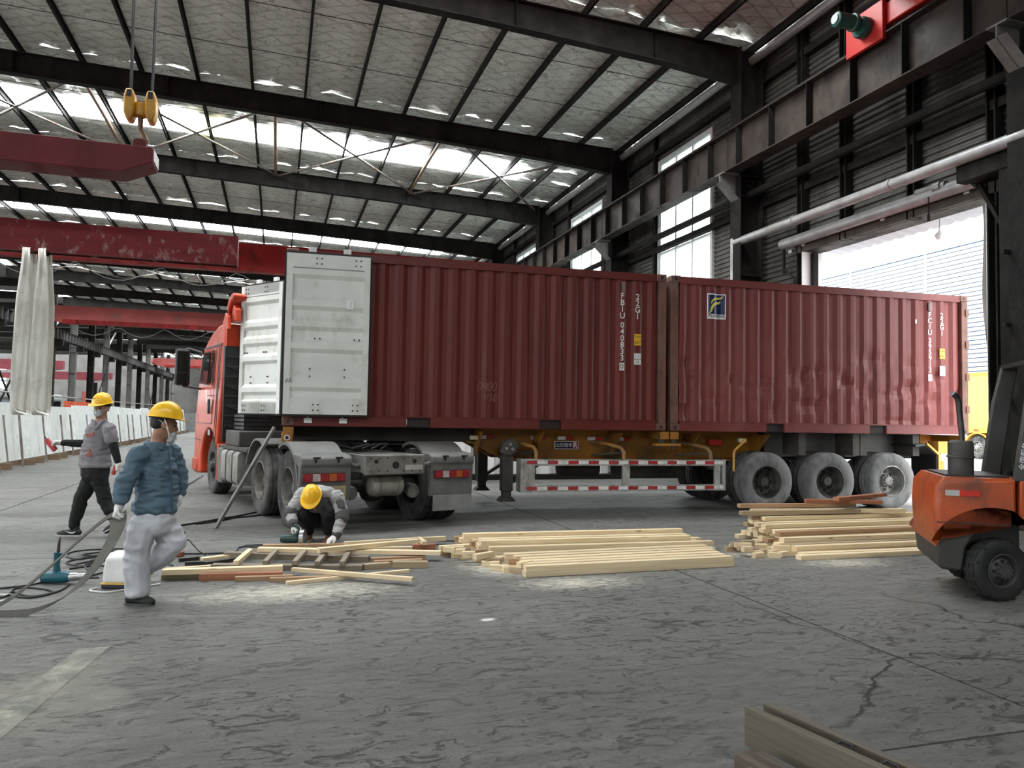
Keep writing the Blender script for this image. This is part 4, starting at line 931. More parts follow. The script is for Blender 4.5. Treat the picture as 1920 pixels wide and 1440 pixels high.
# ------------------------------------------------------------------ steel bar leaning from the floor on the trailer nose
MB().bar((-.72, 10.75, .0), (-.02, 11.25, 1.33), .05, .035).build('leaning_steel_bar', mat('bar_steel', (.20, .195, .18), .5, .4, .2, 6, 0, 10, DUST, .4), label='grey steel bar leaning from the floor against the trailer nose', cat='bar')
# ------------------------------------------------------------------ forklift (local x forward, y left), only its tail is inside the picture
FKO = mat('forklift_orange', (.36, .058, .010), .4, 0, .18, 2.5, 0, 10, (.10, .035, .02), .35, 2.6)
FKD = mat('forklift_black', (.016, .016, .016), .5, 0, .2)
fk = thing('forklift', 'orange forklift tail with dark overhead guard at right edge', 'forklift', (6.10, 5.68, 0), R(-36))
cwp = [(-.20, .44), (-.215, .60), (-.225, .78), (-.21, .98), (-.14, 1.06), (.42, 1.06), (.42, .70)] + arc(.24, .28, .46, 66, 158, 12)
def rounded_prism(poly, hw, r, k=4):
    """slab with rounded long edges: rings of the outline pulled in near both faces"""
    P = [Vector((x, z)) for x, z in poly]; n = len(P); ar = sum(P[i].x * P[(i+1) % n].y - P[(i+1) % n].x * P[i].y for i in range(n)); sg_ = 1 if ar > 0 else -1
    N = []
    for i in range(n):
        a, b_ = (P[i] - P[i-1]).normalized(), (P[(i+1) % n] - P[i]).normalized(); t = (a + b_).normalized(); N.append(Vector((-t.y, t.x)) * sg_)
    Y = [(-hw + r * (1 - math.cos(q * math.pi / 2 / k)), r * (1 - math.sin(q * math.pi / 2 / k))) for q in range(k + 1)]
    Y = Y + [(-y, d) for y, d in reversed(Y)]
    mb = MB(); V = [(p.x + m_.x * d, y, p.y + m_.y * d) for y, d in Y for p, m_ in zip(P, N)]
    return mb.add(V, [(j*n+i, j*n+(i+1) % n, (j+1)*n+(i+1) % n, (j+1)*n+i) for j in range(len(Y)-1) for i in range(n)] + [tuple(range(n-1, -1, -1)), tuple(range((len(Y)-1)*n, len(Y)*n))])
cw = rounded_prism(cwp, .575, .07).build('counterweight', FKO, fk, smooth=40)
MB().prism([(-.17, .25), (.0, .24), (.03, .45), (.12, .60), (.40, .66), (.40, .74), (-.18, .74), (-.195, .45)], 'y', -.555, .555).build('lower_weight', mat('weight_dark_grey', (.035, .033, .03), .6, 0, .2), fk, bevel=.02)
MB().prism([(.0, .25), (.5, .25), (.5, .72), (.0, .66)], 'y', -.30, .30).build('dark_arch_core', FKD, fk)  # added dark core standing in for shade inside the wheel arch
MB().box(-.02, .14, -.582, -.574, .90, .95).build('red_reflector', mat('clean_red', (.5, .03, .02), .3), fk)
MB().box(-.13, -.02, -.582, -.574, .90, .95).build('white_reflector', mat('reflector_grey', (.42, .42, .40), .4), fk)
for z in (.66, ): MB().box(-.20, .40, -.578, -.574, z, z + .008).build('panel_gap', FKD, fk)
# engine side panel running forward
MB().prism([(.43, .72), (.44, 1.05), (.52, 1.05), (.95, .80), (1.5, .74), (1.5, .42), (1.2, .36), (.86, .30), (.76, .50), (.62, .63)], 'y', -.575, .575).build('side_panel', FKO, fk, bevel=.015)
MB().add([(.80, -.579, .58), (.96, -.579, .72), (1.12, -.579, .56), (.96, -.579, .43)], [(0, 1, 2, 3)]).build('blue_sticker', mat('sticker_blue', (.01, .06, .22), .4), fk)
text('sticker_writing', '装', .14, WHITE, fk, (.965, -.583, .58), ex=(.72, 0, -.69), ey=(.69, 0, .72), bold=.002)
for s in (-1, 1):
    wt = wheel(fk, (.28, s * .46, .265), .265, .17, s, mat('forklift_tyre', (.014, .014, .014), .8, 0, .3, 8, .2, 30), mat('forklift_rim', (.05, .05, .048), .6), 'dish'); wt.rotation_euler = (0, 0, R(28))
    for k in range(22):
        a = 2 * math.pi * k / 22; c_, s_ = math.cos(a), math.sin(a)
        MB().bar((.258 * c_, -.08 + .03 * (k % 2), .258 * s_), (.258 * c_, .05 + .03 * (k % 2), .258 * s_), .03, .022, (c_, 0, s_)).build('tread_lug', mat('forklift_tyre', (.014, .014, .014)), wt)
    wheel(fk, (1.75, s * .52, .36), .36, .24, s, mat('forklift_tyre', (.014, .014, .014)), FKO, 'dish')
ex_ = thing('exhaust_cleaner', None, None); ex_.parent = fk
MB().lathe([(.02, 1.03), (.105, 1.03), (.105, 1.22), (.115, 1.225), (.115, 1.24), (.105, 1.245), (.105, 1.36), (.09, 1.38), (.03, 1.38)], (.06, -.25, 0), (0, 0, 1), 24).build('canister', mat('sooty_steel', (.06, .057, .052), .55, .4, .25, 5, .1, 20, (.12, .11, .10), .4), ex_, smooth=35)
MB().tube([(.07, -.25, 1.38), (.07, -.25, 1.45), (.045, -.26, 1.72), (.03, -.26, 1.78), (-.01, -.29, 1.81)], .026, 10).build('exhaust_pipe', mat('pipe_steel', (.08, .075, .07), .35, .7, .3, 10), ex_, smooth=60)
MB().box(-.10, .40, -.42, .42, 1.055, 1.075).build('hood', FKD, fk)
gp = thing('overhead_guard', None, None); gp.parent = fk
for s in (-1, 1):
    MB().prism([(.40, 1.04), (.56, 1.04), (.66, 1.75), (.72, 2.10), (.58, 2.10), (.50, 1.75)], 'y', s * .52 - .04, s * .52 + .04).build('guard_pillar', mat('guard_grey', (.05, .052, .048), .5, 0, .2), gp, bevel=.012)
    MB().prism([(1.45, .72), (1.53, .72), (1.40, 2.08), (1.32, 2.08)], 'y', s * .52 - .03, s * .52 + .03).build('guard_pillar', FKD, gp)
MB().prism([(.58, 1.80), (.66, 1.80), (1.4, 2.04), (1.4, 2.12), (.58, 2.10)], 'y', -.56, -.48).box(.58, 1.4, -.56, .56, 2.08, 2.12).build('guard_roof', FKD, gp)
MB().box(.50, .56, -.62, -.56, 1.70, 1.80).build('turn_lamp', mat('amber_lens', (.62, .22, .02), .3), gp)
text('guard_phone', '400-828-2789', .058, mat('sticker_white', (.82, .83, .84)), gp, (.555, -.564, 1.28), ex=(.14, 0, .99), ey=(-.99, 0, .14), bold=.0006); text('guard_writing', '全国服务', .06, mat('sticker_white', (.82, .83, .84)), gp, (.478, -.564, 1.26), ex=(.14, 0, .99), ey=(-.99, 0, .14))
MB().box(.75, 1.2, -.25, .25, .85, 1.0).box(.70, .80, -.25, .25, 1.0, 1.45).build('seat', FKD, fk, bevel=.03)
for s in (-1, 1): MB().box(2.05, 2.20, s * .35 - .05, s * .35 + .05, .1, 2.2).build('mast_rail', FKD, fk)
for s in (-1, 1): MB().prism([(2.25, .05), (3.3, .05), (3.3, .07), (2.30, .12), (2.30, .6), (2.25, .6)], 'y', s * .25 - .05, s * .25 + .05).build('fork', FKD, fk)
# ------------------------------------------------------------------ overhead cranes
def crane(y, label, m, cart=True, z0=8.62, h=1.05, wd=.5, letters=None, xl=LX + .7, xr=10.2):
    c = thing('overhead_crane', label, 'crane', (0, y, 0))
    MB().prism([(xl - .1, z0 + .35), (xl + 1.6, z0), (xr - 1.6, z0), (xr + .1, z0 + .35), (xr + .1, z0 + h), (xl - .1, z0 + h)], 'y', -wd / 2, wd / 2).build('bridge_girder', m, c)
    MB().box(xl + 1.5, xr - 1.5, -wd / 2 - .06, wd / 2 + .06, z0 - .03, z0 + .30).build('girder_flange', CRANE, c)
    for x in (xl, xr):
        MB().box(x - .14, x + .14, -1.35, 1.35, 8.56, 8.95).build('end_carriage', m, c, bevel=.02)
        for q in (-1.1, 1.1): MB().cyl((x - .06, q, 8.67), (x + .06, q, 8.67), .14, n=16).build('rail_wheel', STEEL, c)
    pts = []
    n = 60
    for i in range(n + 1):
        t = i / n; pts.append((xl + 2 + (xr - xl - 4) * t, -wd / 2 - .12, z0 - .1 - .75 * abs(math.sin(t * math.pi * 7))))
    MB().tube(pts, .018, 5).build('festoon_cable', mat('festoon_grey', (.25, .25, .24), .6), c)
    if letters:
        for i, ch in enumerate(letters): text('warning_letter', ch, .62, mat('faded_letter', (.16, .10, .09), .6), c, (xl + 5.2 + i * 4.4, -wd / 2 - .005, z0 + .62))
    return c
ck = crane(10.0, 'bright red crane end with green motor at top right', mat('vivid_crane_red', (.50, .022, .014), .4, 0, .1, 1.5, 0, 10, (.25, .02, .015), .25), z0=8.95, h=.9, wd=1.3)
MB().box(9.97, 10.05, .55, 1.45, 8.30, 9.0).build('motor_plate', mat('vivid_crane_red', (.5, .02, .01)), ck, bevel=.01)
GRN = mat('motor_green', (.012, .085, .068), .4, 0, .15, 5)
gm = thing('drive_motor', None, None); gm.parent = ck
MB().lathe([(.02, 0), (.10, .01), (.13, .03), (.13, .36), (.155, .37), (.155, .43), (.11, .46), (.11, .60)], (9.30, .95, 8.72), (1, 0, .0), 24).build('motor_body', GRN, gm, smooth=35)
MB().lathe([(.02, 0), (.17, .01), (.19, .05), (.19, .16), (.17, .2)], (9.80, .95, 8.66), (1, 0, 0), 20).build('gear_case', GRN, gm, smooth=35)
MB().cyl((9.285, .95, 8.72), (9.30, .95, 8.72), .085, n=20).build('fan_cover', mat('pale_green', (.35, .45, .42), .5), gm)
crane(37.6, 'dark red crane bridge behind the white lined container door', CRANE, z0=8.2, h=1.3)
crane(65.5, 'faded red crane bridge with black safety lettering', CRANE2, z0=8.2, h=1.35, letters='安全生产')
crane(121, 'distant pale red crane bridge beside the cab mirror', CRANE2, z0=8.15, h=1.25)
# ------------------------------------------------------------------ hoist block and lifting beams
hk = thing('hoist_hook_block', 'yellow twin hook block hanging on black wire ropes', 'hook', (-1.93, 11.5, 5.35))
YB = mat('hook_yellow', (.58, .29, .02), .45, 0, .2, 5, 0, 10, (.12, .09, .05), .35, 6)
for s in (-1, 1):
    MB().prism([(-.035, .20), (.035, .20), (.07, .30), (.07, .52), (.045, .62), (-.045, .62), (-.07, .52), (-.07, .30)], 'y', -.13, .13).build('sheave_cover', YB, hk, bevel=.025).location = (s * .135, 0, 0)
    MB().box(-.03, .03, -.135, -.125, .50, .60).build('cover_slot', BLACK, hk).location = (s * .135, 0, 0)
    for d in (-.05, .05): MB().tube([(s * .135, d, .58), (s * .155, d, 4.4)], .013, 6).build('wire_rope', BLACK, hk)
MB().cyl((-.2, 0, .42), (.2, 0, .42), .045, n=12).lathe([(.03, .26), (.085, .28), (.095, .38), (.085, .46), (.03, .48)], (0, 0, 0), (0, 0, 1), 18).build('hook_yoke', YB, hk, smooth=40)
MB().tube([(0, 0, .28), (0, 0, .1), (.05, 0, .02), (.075, 0, -.06), (.05, 0, -.14), (-.02, 0, -.16), (-.07, 0, -.11), (-.08, 0, -.05)], [.035, .035, .04, .045, .045, .04, .03, .015], 10).build('hook', mat('hook_steel', (.14, .08, .05), .5, .5, .2), hk, smooth=60)
SP = mat('lifting_beam_red', (.125, .010, .013), .45, 0, .18, 2, .05, 12, (.12, .02, .02), .3, 3, spec=.25)
l1 = thing('lifting_beam', 'plain dark red lifting beam under the yellow hook block', 'lifting beam', (-1.72, 11.25, 0))
MB().prism([(0, 5.14), (0, 4.93), (-.40, 4.76), (-4.2, 4.76), (-4.6, 4.93), (-4.6, 5.14)], 'y', 0, .5).build('beam_body', SP, l1, bevel=.008)
MB().box(-4.6, .0, .2, .3, 5.14, 5.16).build('top_rib', SP, l1)
MB().prism([(-.30, 5.14), (-.10, 5.14), (-.12, 5.26), (-.16, 5.30), (-.24, 5.30), (-.28, 5.26)], 'y', .18, .22).prism([(-.30, 5.14), (-.10, 5.14), (-.12, 5.26), (-.16, 5.30), (-.24, 5.30), (-.28, 5.26)], 'y', .28, .32).build('lifting_lug', SP, l1)
MB().box(-.001, .012, .03, .47, 4.96, 5.12).build('end_plate', mat('pale_end', (.45, .42, .42), .5), l1)
WORN = mat('worn_beam_red', (.15, .009, .012), .5, 0, .15, 3, .05, 10, (.46, .38, .35), .22, 4.5, st=(.6, 1, 3), spec=.25)
l2 = thing('lifting_beam', 'scratched red lifting beam carrying the white slings', 'lifting beam', (-.66, 12.5, 0))
MB().box(-7.2, 0, .0, .04, 3.83, 4.28).box(-7.2, 0, .24, .28, 3.83, 4.28).box(-7.2, 0, .04, .24, 4.2, 4.26).box(-7.2, 0, .04, .24, 3.85, 3.89).build('beam_body', WORN, l2)
MB().box(-.001, .01, .0, .28, 3.83, 4.28).build('end_plate', WORN, l2)
for s in (-.1, .1): MB().box(-3.75, -3.45, .14 + s - .02, .14 + s + .02, 4.28, 4.6).build('lifting_lug', WORN, l2)
MB().tube([(-3.6, .14, 4.5), (-3.6, .14, 9.2)], .03, 6).build('hoist_rope', BLACK, l2)
SLM = mat('sling_white', (.80, .79, .72), .8, 0, .08, 3, .25, 60, (.58, .56, .48), .32, 3, st=(3, 1, .5))
for i, (xo, w_, lab) in enumerate(((-3.55, .20, 'left white webbing sling looped under the scratched beam'), (-3.29, .20, 'right white webbing sling looped under the scratched beam'))):
    s_ = thing('lifting_sling', lab, 'sling', (xo, 12.64, 0))
    q = []; ws = []
    for k in range(15): t = k / 14; q.append((.03 * (1 - t) * (1 if i == 0 else -1), -.16 + .02 * t, 3.86 - (3.86 - 1.58) * t)); ws.append(w_ * (.45 + .55 * min(1, t * 3)))
    for k in range(1, 8): a = math.pi * k / 8; q.append((0, -.14 * math.cos(a), 1.58 - .13 * math.sin(a))); ws.append(w_)
    for k in range(15): t = 1 - k / 14; q.append((.03 * (1 - t) * (1 if i == 0 else -1), .16 - .02 * t, 3.86 - (3.86 - 1.58) * t)); ws.append(w_ * (.45 + .55 * min(1, t * 3)))
    q.append((.03, 0, 3.90)); ws.append(w_ * .45); q.append(q[0]); ws.append(ws[0])
    mb = MB(); P = [Vector(p) for p in q]; vv = []
    for k, p in enumerate(P):
        d = (P[min(k + 1, len(P) - 1)] - P[max(k - 1, 0)]).normalized(); nn_ = d.cross(Vector((1, 0, 0))).normalized() * .007
        for u in range(7):
            x = ws[k] * (u / 6 - .5); wv = .012 * math.sin(u * 2.1 + k * .5) * (1 if k > 2 else 2); vv.append(p + Vector((x, wv, 0)) + nn_)
    mb.add(vv, [(k*7+u, k*7+u+1, (k+1)*7+u+1, (k+1)*7+u) for k in range(len(P) - 1) for u in range(6)])
    MB().tube([(0, -.1, 3.86), (0, 0, 3.80), (0, .1, 3.86)], .02, 6).build('sling_hanger', STEEL, s_)
    o = mb.build('sling_webbing', SLM, s_, smooth=70); sd = o.modifiers.new('thick', 'SOLIDIFY'); sd.thickness = .014
    MB().ribbon([(-.06, -.13, 1.62), (.0, -.15, 1.50), (.09, -.17, 1.47), (.16, -.18, 1.45)], .05, (0, 1, .4), .008).build('sling_tail', SLM, s_)
# ------------------------------------------------------------------ marble slabs in racks
MAR = [mat('white_marble_%d' % i, c, .25, 0, .05, .8, 0, 10, d, .45, .9, spec=.6) for i, (c, d) in enumerate((((.86, .87, .86), (.74, .76, .75)), ((.82, .83, .80), (.68, .70, .66)), ((.70, .71, .69), (.5, .52, .51))))]
random.seed(11)
def slabm(l, h, t, m): return MB().box(0, t, 0, l, 0, h).mesh('stone_slab', m)
WOODB = wood_mat('bearer_wood', (.13, .085, .05), (.22, .15, .09)); PROP = mat('prop_steel', (.25, .235, .215), .6, .3, .25, 5, 0, 10, RUST, .4)
mrk = thing('slab_rack', 'long low rack of timber bearers and steel props holding marble', 'rack', (0, 0, 0))
y = 19.0; k = 0
while y < 62:
    ln = random.uniform(2.5, 3.0); h = random.uniform(1.48, 1.60)
    for j in range(3):
        me = slabm(ln - j * .12, h - j * random.uniform(0, .1), .025, MAR[(k + j) % 3 if j else k % 2])
        o = link('stone_slab', me, None, (-6.66 - j * .05, y + j * .04, .16)); o.rotation_euler = (0, R(-7), 0)
        tag(o, 'tall white marble slab leaning in the long left rack', 'slab', 'marble slabs in the long rack')
    for q in (.35, ln - .5): MB().box(-7.2, -6.35, y + q, y + q + .14, 0, .155).build('timber_bearer', WOODB, mrk)
    for q in ((.55, ln * .62) if k % 2 else (ln * .45,)):
        MB().bar((-6.46, y + q, .0), (-6.62, y + q + random.uniform(-.06, .06), 1.38), .045, .045).build('steel_prop', PROP, mrk)
    y += ln + random.uniform(.0, .06); k += 1
MB().box(-7.0, -6.2, 66, 72, .0, 1.5).build('stone_block', mat('grey_stone', (.17, .175, .18), .5, 0, .1), label='dark grey stone block at the far end of the slabs', cat='stone block')
# a second rack behind the trailer: thin bundles seen between the wheels
rk2 = thing('slab_rack', 'dark steel slab rack on the floor behind the trailer', 'rack', (0, 0, 0))
for i in range(9):
    x = 2.0 + i * .72
    for j in range(3):
        o = link('stone_slab', slabm(.02 + .03 * random.random(), 1.45, .42 - .1 * random.random(), MAR[j]), None, (x + .1 * j, 18.2 + j * .06, .12)); o.rotation_euler = (R(-6), 0, R(random.uniform(-6, 6)))
        tag(o, 'narrow pale slab standing in the rack behind the trailer', 'slab', 'slabs behind the trailer')
    MB().bar((x - .12, 18.1, .1), (x - .12, 18.3, 1.7), .10, .10).build('rack_post', STEEL, rk2)
MB().box(1.6, 8.6, 17.9, 18.9, 0, .12).build('rack_base', STEEL, rk2)
MB().box(1.2, 8.8, 20.2, 20.5, 0, 2.2).build('rack_backboard', mat('dull_board', (.05, .048, .045), .8), label='dark partition standing behind the slab rack', cat='partition')
# ------------------------------------------------------------------ neighbouring hall seen between the left columns
random.seed(5)
PINK = mat('gantry_pink_red', (.52, .10, .13), .5, 0, .12)
for y, z, lab in ((58, 5.3, 'pink red gantry beam far behind the sling'), (88, 5.6, 'pink red gantry beam behind the middle left columns'), (112, 5.6, 'distant pink red gantry beam behind the left row')):
    g = thing('gantry_beam', lab, 'gantry', (LX - 3, y, 0))
    MB().prism([(0, z + .2), (-1, z), (-20, z), (-20, z + 1.0), (0, z + 1.0)], 'y', -.4, .4).build('gantry_girder', PINK, g)
    for x in (-2, -18): MB().box(x - .25, x + .25, -.3, .3, 0, z).build('gantry_leg', STEEL, g)
    MB().tube([(-1, -.6, z - .2), (-19, -.6, z - .5)], .12, 8).build('gantry_hose', WHITE, g)
for i, (x, y, l, w_, h) in enumerate(((-20, 52, 2.6, 1.6, 1.9), (-20.5, 60, 2.8, 1.8, 1.7), (-21, 72, 2.5, 1.6, 2.1), (-19.6, 86, 3, 1.4, 1.8), (-20, 94, 2.6, 1.7, 2.2), (-20.5, 108, 3, 1.8, 2.0), (-21, 124, 3, 2, 2.3), (-24, 66, 3, 2.2, 2.6), (-25, 90, 3, 2, 2.8))):
    MB().box(x - w_ / 2, x + w_ / 2, y, y + l, 0, h).build('stone_block', mat('pale_stone', (.46, .47, .46), .7, 0, .15, 1, .2, 6), bevel=.06, label='rough pale stone block, %s from the near end beyond the left columns' % ORD[[0, 1, 3, 4, 6, 7, 8, 2, 5][i]], cat='stone block', group='stone blocks in the next hall')
for i, (x, y) in enumerate(((-20.2, 64.5), (-20.2, 77), (-20.2, 101))):
    t = thing('wrapped_roll', ('nearest', 'middle', 'farthest')[i] + ' plastic wrapped roll on stands beyond the left columns', 'roll', (x, y, 2.7), 0, 'wrapped rolls in the next hall')
    MB().tube([(0, 0, 0), (.1, 2, .05), (-.05, 4, -.03), (.05, 6.5, .04)], [.35, .42, .38, .3], 10).build('plastic_wrap', mat('clear_wrap', (.60, .61, .61), .25, 0, .15, 6, .4, 10), t, smooth=60)
    for q in (.5, 5.8): MB().box(-.3, .3, q - .1, q + .1, -2.7, -.3).build('roll_stand', STEEL, t)
rk = thing('comb_rack', 'orange red comb rack with upright pins behind the marble', 'rack', (-9.0, 38.0, 0))
ORR = mat('rack_orange_red', (.50, .09, .03), .5, 0, .12)
MB().box(-.2, .2, 0, 5.0, 1.45, 1.62).box(-.2, .2, 0, .2, 0, 1.45).box(-.2, .2, 4.8, 5.0, 0, 1.45).build('rack_beam', ORR, rk)
for i in range(14): MB().cyl((.0, .2 + .35 * i, 1.62), (.0, .2 + .35 * i, 1.95), .05, n=8).build('rack_pin', ORR, rk)
for i, y in enumerate((47, 55)):
    b = thing('red_banner_board', ('small red notice board on the second left column', 'red cloth draped on the guard pipe beyond the workers')[i], 'board', (LX + .6, 50.2 + i * 30, 3.4 - .5 * i))
    MB().box(0, .04, -.6, .6, -.45, .45).build('board_face', mat('board_red', (.45, .05, .04), .5), b)
for i, (x, y, m) in enumerate(((-23, 74, (.08, .12, .30)), (-23, 97, (.5, .5, .5)))):
    v = thing('parked_truck', ('small blue parked truck beyond the left columns', 'pale parked truck beyond the left columns')[i], 'truck', (x, y, 0))
    MB().prism([(0, .6), (0, 2.2), (1.6, 2.2), (2.0, 1.5), (2.1, .6)], 'x', -1, 1).build('truck_cab', mat('truck_paint_%d' % i, m, .4), v, bevel=.06)
    MB().box(-1, 1, -4, -.1, .9, 1.5).build('truck_bed', STEEL, v)
    for q in (1.3, -3): 
        for s in (-1, 1): MB().cyl((s * .75, q, .42), (s * 1.0, q, .42), .42, n=18).build('wheel', RUBBER, v, smooth=40)
# ------------------------------------------------------------------ outside: white hall, yellow container lorry
bd = thing('warehouse_building', 'white ribbed warehouse outside beyond the lorry door', 'building', (38.7, 0, 0))
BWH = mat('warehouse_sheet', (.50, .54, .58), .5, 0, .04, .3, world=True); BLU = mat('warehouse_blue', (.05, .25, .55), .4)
rows = []
for i in range(46):
    z = .3 + i * .26
    for t, xx in ((0, 0), (.75, 0), (.80, .10), (.97, .10)): rows.append([(xx, yy, z + t * .26) for yy in (5, 100)])
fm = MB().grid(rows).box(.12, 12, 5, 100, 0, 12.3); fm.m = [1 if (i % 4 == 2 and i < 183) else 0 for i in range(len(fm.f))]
fm.build('facade', [BWH, mat('rib_shade_blue', (.06, .10, .17), .6)], bd)  # shade of the rib recesses put in as dark blue colour
for y in (32.0, 37.5, 44, 52, 61, 72): MB().box(-.08, .02, y - .06, y + .06, 0, 12.3).build('facade_trim', mat('trim_pale_blue', (.45, .58, .75), .5), bd)
MB().box(-.1, .2, 5, 100, 12.25, 12.55).build('roof_edge', mat('trim_pale_blue', (.45, .58, .75), .5), bd)
w_ = thing('blue_window_band', None, None); w_.parent = bd
for y0 in (24, 26.6, 29.2):
    for z0, z1, m in ((1.0, 3.9, BLU), (4.0, 6.4, BLU), (7.0, 8.0, mat('cyan_glass', (.10, .55, .70), .2))): MB().box(-.06, .02, y0, y0 + 2.45, z0, z1).build('blue_panel', m, w_)
yc = thing('yellow_container_lorry', 'yellow box lorry parked outside behind the red container', 'lorry', (31.2, 16.5, 0), 0)
YL = mat('lorry_yellow', (.80, .62, .10), .45, 0, .05, 1)
rows = []
for i in range(60):
    yy = i * .2; rows.append([(.0 if i % 2 else .05, yy, z) for z in (1.35, 3.95)])
MB().grid(rows).box(.06, 2.45, 0, 11.8, 1.3, 4.0).build('box_body', YL, yc)
MB().box(-.02, .06, 0, 11.9, 1.2, 1.42).box(-.02, .06, 0, 11.9, 3.9, 4.02).build('box_rail', mat('lorry_orange', (.75, .35, .05), .5), yc)
for q in range(16): MB().box(-.025, -.018, .3 + q * .7, .55 + q * .7, 1.28, 1.36).build('reflective_strip', RTAPE if q % 2 else WTAPE, yc)
for q in (10.9, 9.6, 1.2): wheel(yc, (.15, q, .52), .52, .3, 1, RUBBER, RIML, 'dish').rotation_euler = (0, 0, R(90))
MB().prism(arc(10.9, .5, .72, 0, 180) + arc(10.9, .5, .66, 180, 0), 'x', 0, .5).build('mudguard', mat('lorry_orange', (.75, .35, .05), .5), yc)
MB().box(.2, 2.2, .2, 11.6, .85, 1.2).build('chassis', CHAS, yc)
# ------------------------------------------------------------------ timber on the floor
random.seed(21)
WD = {'p': wood_mat('fresh_pine', (.62, .47, .27), (.82, .68, .46)), 'o': wood_mat('old_pale_wood', (.30, .22, .13), (.46, .36, .23)), 'b': wood_mat('tan_wood', (.30, .17, .09), (.44, .28, .16)),
      'r': wood_mat('red_brown_wood', (.24, .085, .045), (.36, .15, .08)), 'g': wood_mat('weathered_grey_wood', (.16, .125, .085), (.30, .245, .18)), 'd': wood_mat('dark_wood', (.06, .045, .035), (.12, .09, .07))}
_bm = {}
def batten(name, x0, y0, x1, y1, z, w_, h, m, z1=None, **k):
    d = Vector((x1 - x0, y1 - y0, (z if z1 is None else z1) - z)); L = round(d.length, 2)
    key = (L, w_, h, m)
    if key not in _bm: _bm[key] = MB().box(0, L, -w_ / 2, w_ / 2, 0, h).mesh('batten', WD[m])
    o = link(name, _bm[key], None, (x0, y0, z)); o.rotation_euler = (0, -math.atan2(d.z, math.hypot(d.x, d.y)), math.atan2(d.y, d.x))
    return tag(o, **k)
P1 = [(-0.95, 7.61, -0.26, 7.57, 0, .09, .05, 'o', 'stubby pale beam end nearest the blue jacket worker'), (-0.94, 7.54, 0.1, 7.51, .052, .09, .045, 'p', 'long pale board lying on the stubby beam'),
 (-0.62, 7.47, 0.1, 7.40, 0, .07, .06, 'r', 'red brown board at the front of the messy pile'), (-0.31, 7.36, 0.19, 7.34, 0, .06, .04, 'b', 'short tan board in front of the red brown one'), (-0.01, 7.27, 0.53, 7.25, 0, .06, .035, 'b', 'thin tan board at the pile front'),
 (0.13, 7.11, 1.28, 7.41, 0, .045, .03, 'p', 'pale batten lying lowest, crossed by another'), (0.19, 7.52, 1.22, 6.84, .036, .05, .035, 'p', 'pale batten crossing over the front of the pile'),
 (-0.55, 7.98, 0.85, 7.62, 0, .10, .05, 'g', 'long weathered grey rail under the rungs, near side'), (0.87, 7.66, 1.13, 7.70, 0, .09, .05, 'o', 'short old block end of the near grey rail'), (1.16, 7.69, 1.50, 7.62, 0, .1, .06, 'o', 'thick short old timber at the right of the messy pile'),
 (-0.47, 8.61, 0.96, 8.05, 0, .10, .055, 'g', 'long weathered grey rail under the rungs, far side'), (-0.14, 8.55, 1.7, 7.95, .06, .09, .04, 'p', 'long pale plank lying across the far grey rail'), (-0.1, 9.03, 1.22, 8.9, 0, .09, .05, 'b', 'tan plank just in front of the crouching worker'),
 (0.78, 8.80, 1.98, 8.98, .04, .06, .05, 'p', 'raised pale plank pointing right past the crouching worker'), (0.45, 8.06, 1.55, 8.43, .11, .07, .045, 'p', 'pale plank slanting over the messy pile'), (0.98, 7.98, 1.55, 8.0, 0, .08, .05, 'b', 'tan short plank right of the rungs'), (0.7, 8.69, 1.52, 8.61, 0, .08, .045, 'p', 'pale plank behind the slanting one'),
 (-0.69, 8.44, -0.43, 8.58, 0, .08, .03, 'p', 'short pale offcut left of the rungs'), (-0.97, 8.0, -0.56, 8.08, 0, .06, .02, 'p', 'thin pale slat at the left of the pile'), (1.82, 8.56, 2.2, 8.61, 0, .07, .05, 'p', 'short pale plank reaching the middle stack'), (1.52, 8.66, 1.79, 8.65, 0, .08, .06, 'r', 'small red brown block right of the worker'),
 (0.99, 7.81, 1.48, 7.82, 0, .06, .05, 'b', 'narrow tan plank behind the thick short timber'), (1.64, 8.90, 1.65, 8.55, .065, .05, .04, 'p', 'small pale cross piece on the red brown block')]
for a in P1: batten('wooden_board', *a[:8], label=a[8], cat='board', group='boards of the messy left pile')
RG = [(-.33, 7.83, -.22, 8.50), (-.06, 7.77, .04, 8.42), (.21, 7.70, .33, 8.34), (.42, 7.64, .54, 8.26), (.65, 7.58, .77, 8.17)]
for i, (a, b_, c, d) in enumerate(RG): batten('wooden_rung', a, b_, c, d, .058, .05, .04, 'p' if i == 0 else 'g', label='%s cross rung from the left of the old timber frame' % ORD[i], cat='rung', group='rungs of the timber frame')
for i, (a, b_, c, d) in enumerate(((-.9, 8.42, -.71, 8.5), (-.82, 8.21, -.63, 8.21), (-.63, 8.16, -.35, 8.34))):
    MB().bar((a, b_, .02), (c, d, .02), .045, .035).build('steel_strip', mat('black_strip', (.03, .03, .03), .4, .3), label=('black steel strip by the power strip', 'short black steel strip before the grey rails', 'black steel strip touching the first rung')[i], cat='strip', group='steel strips by the pile')
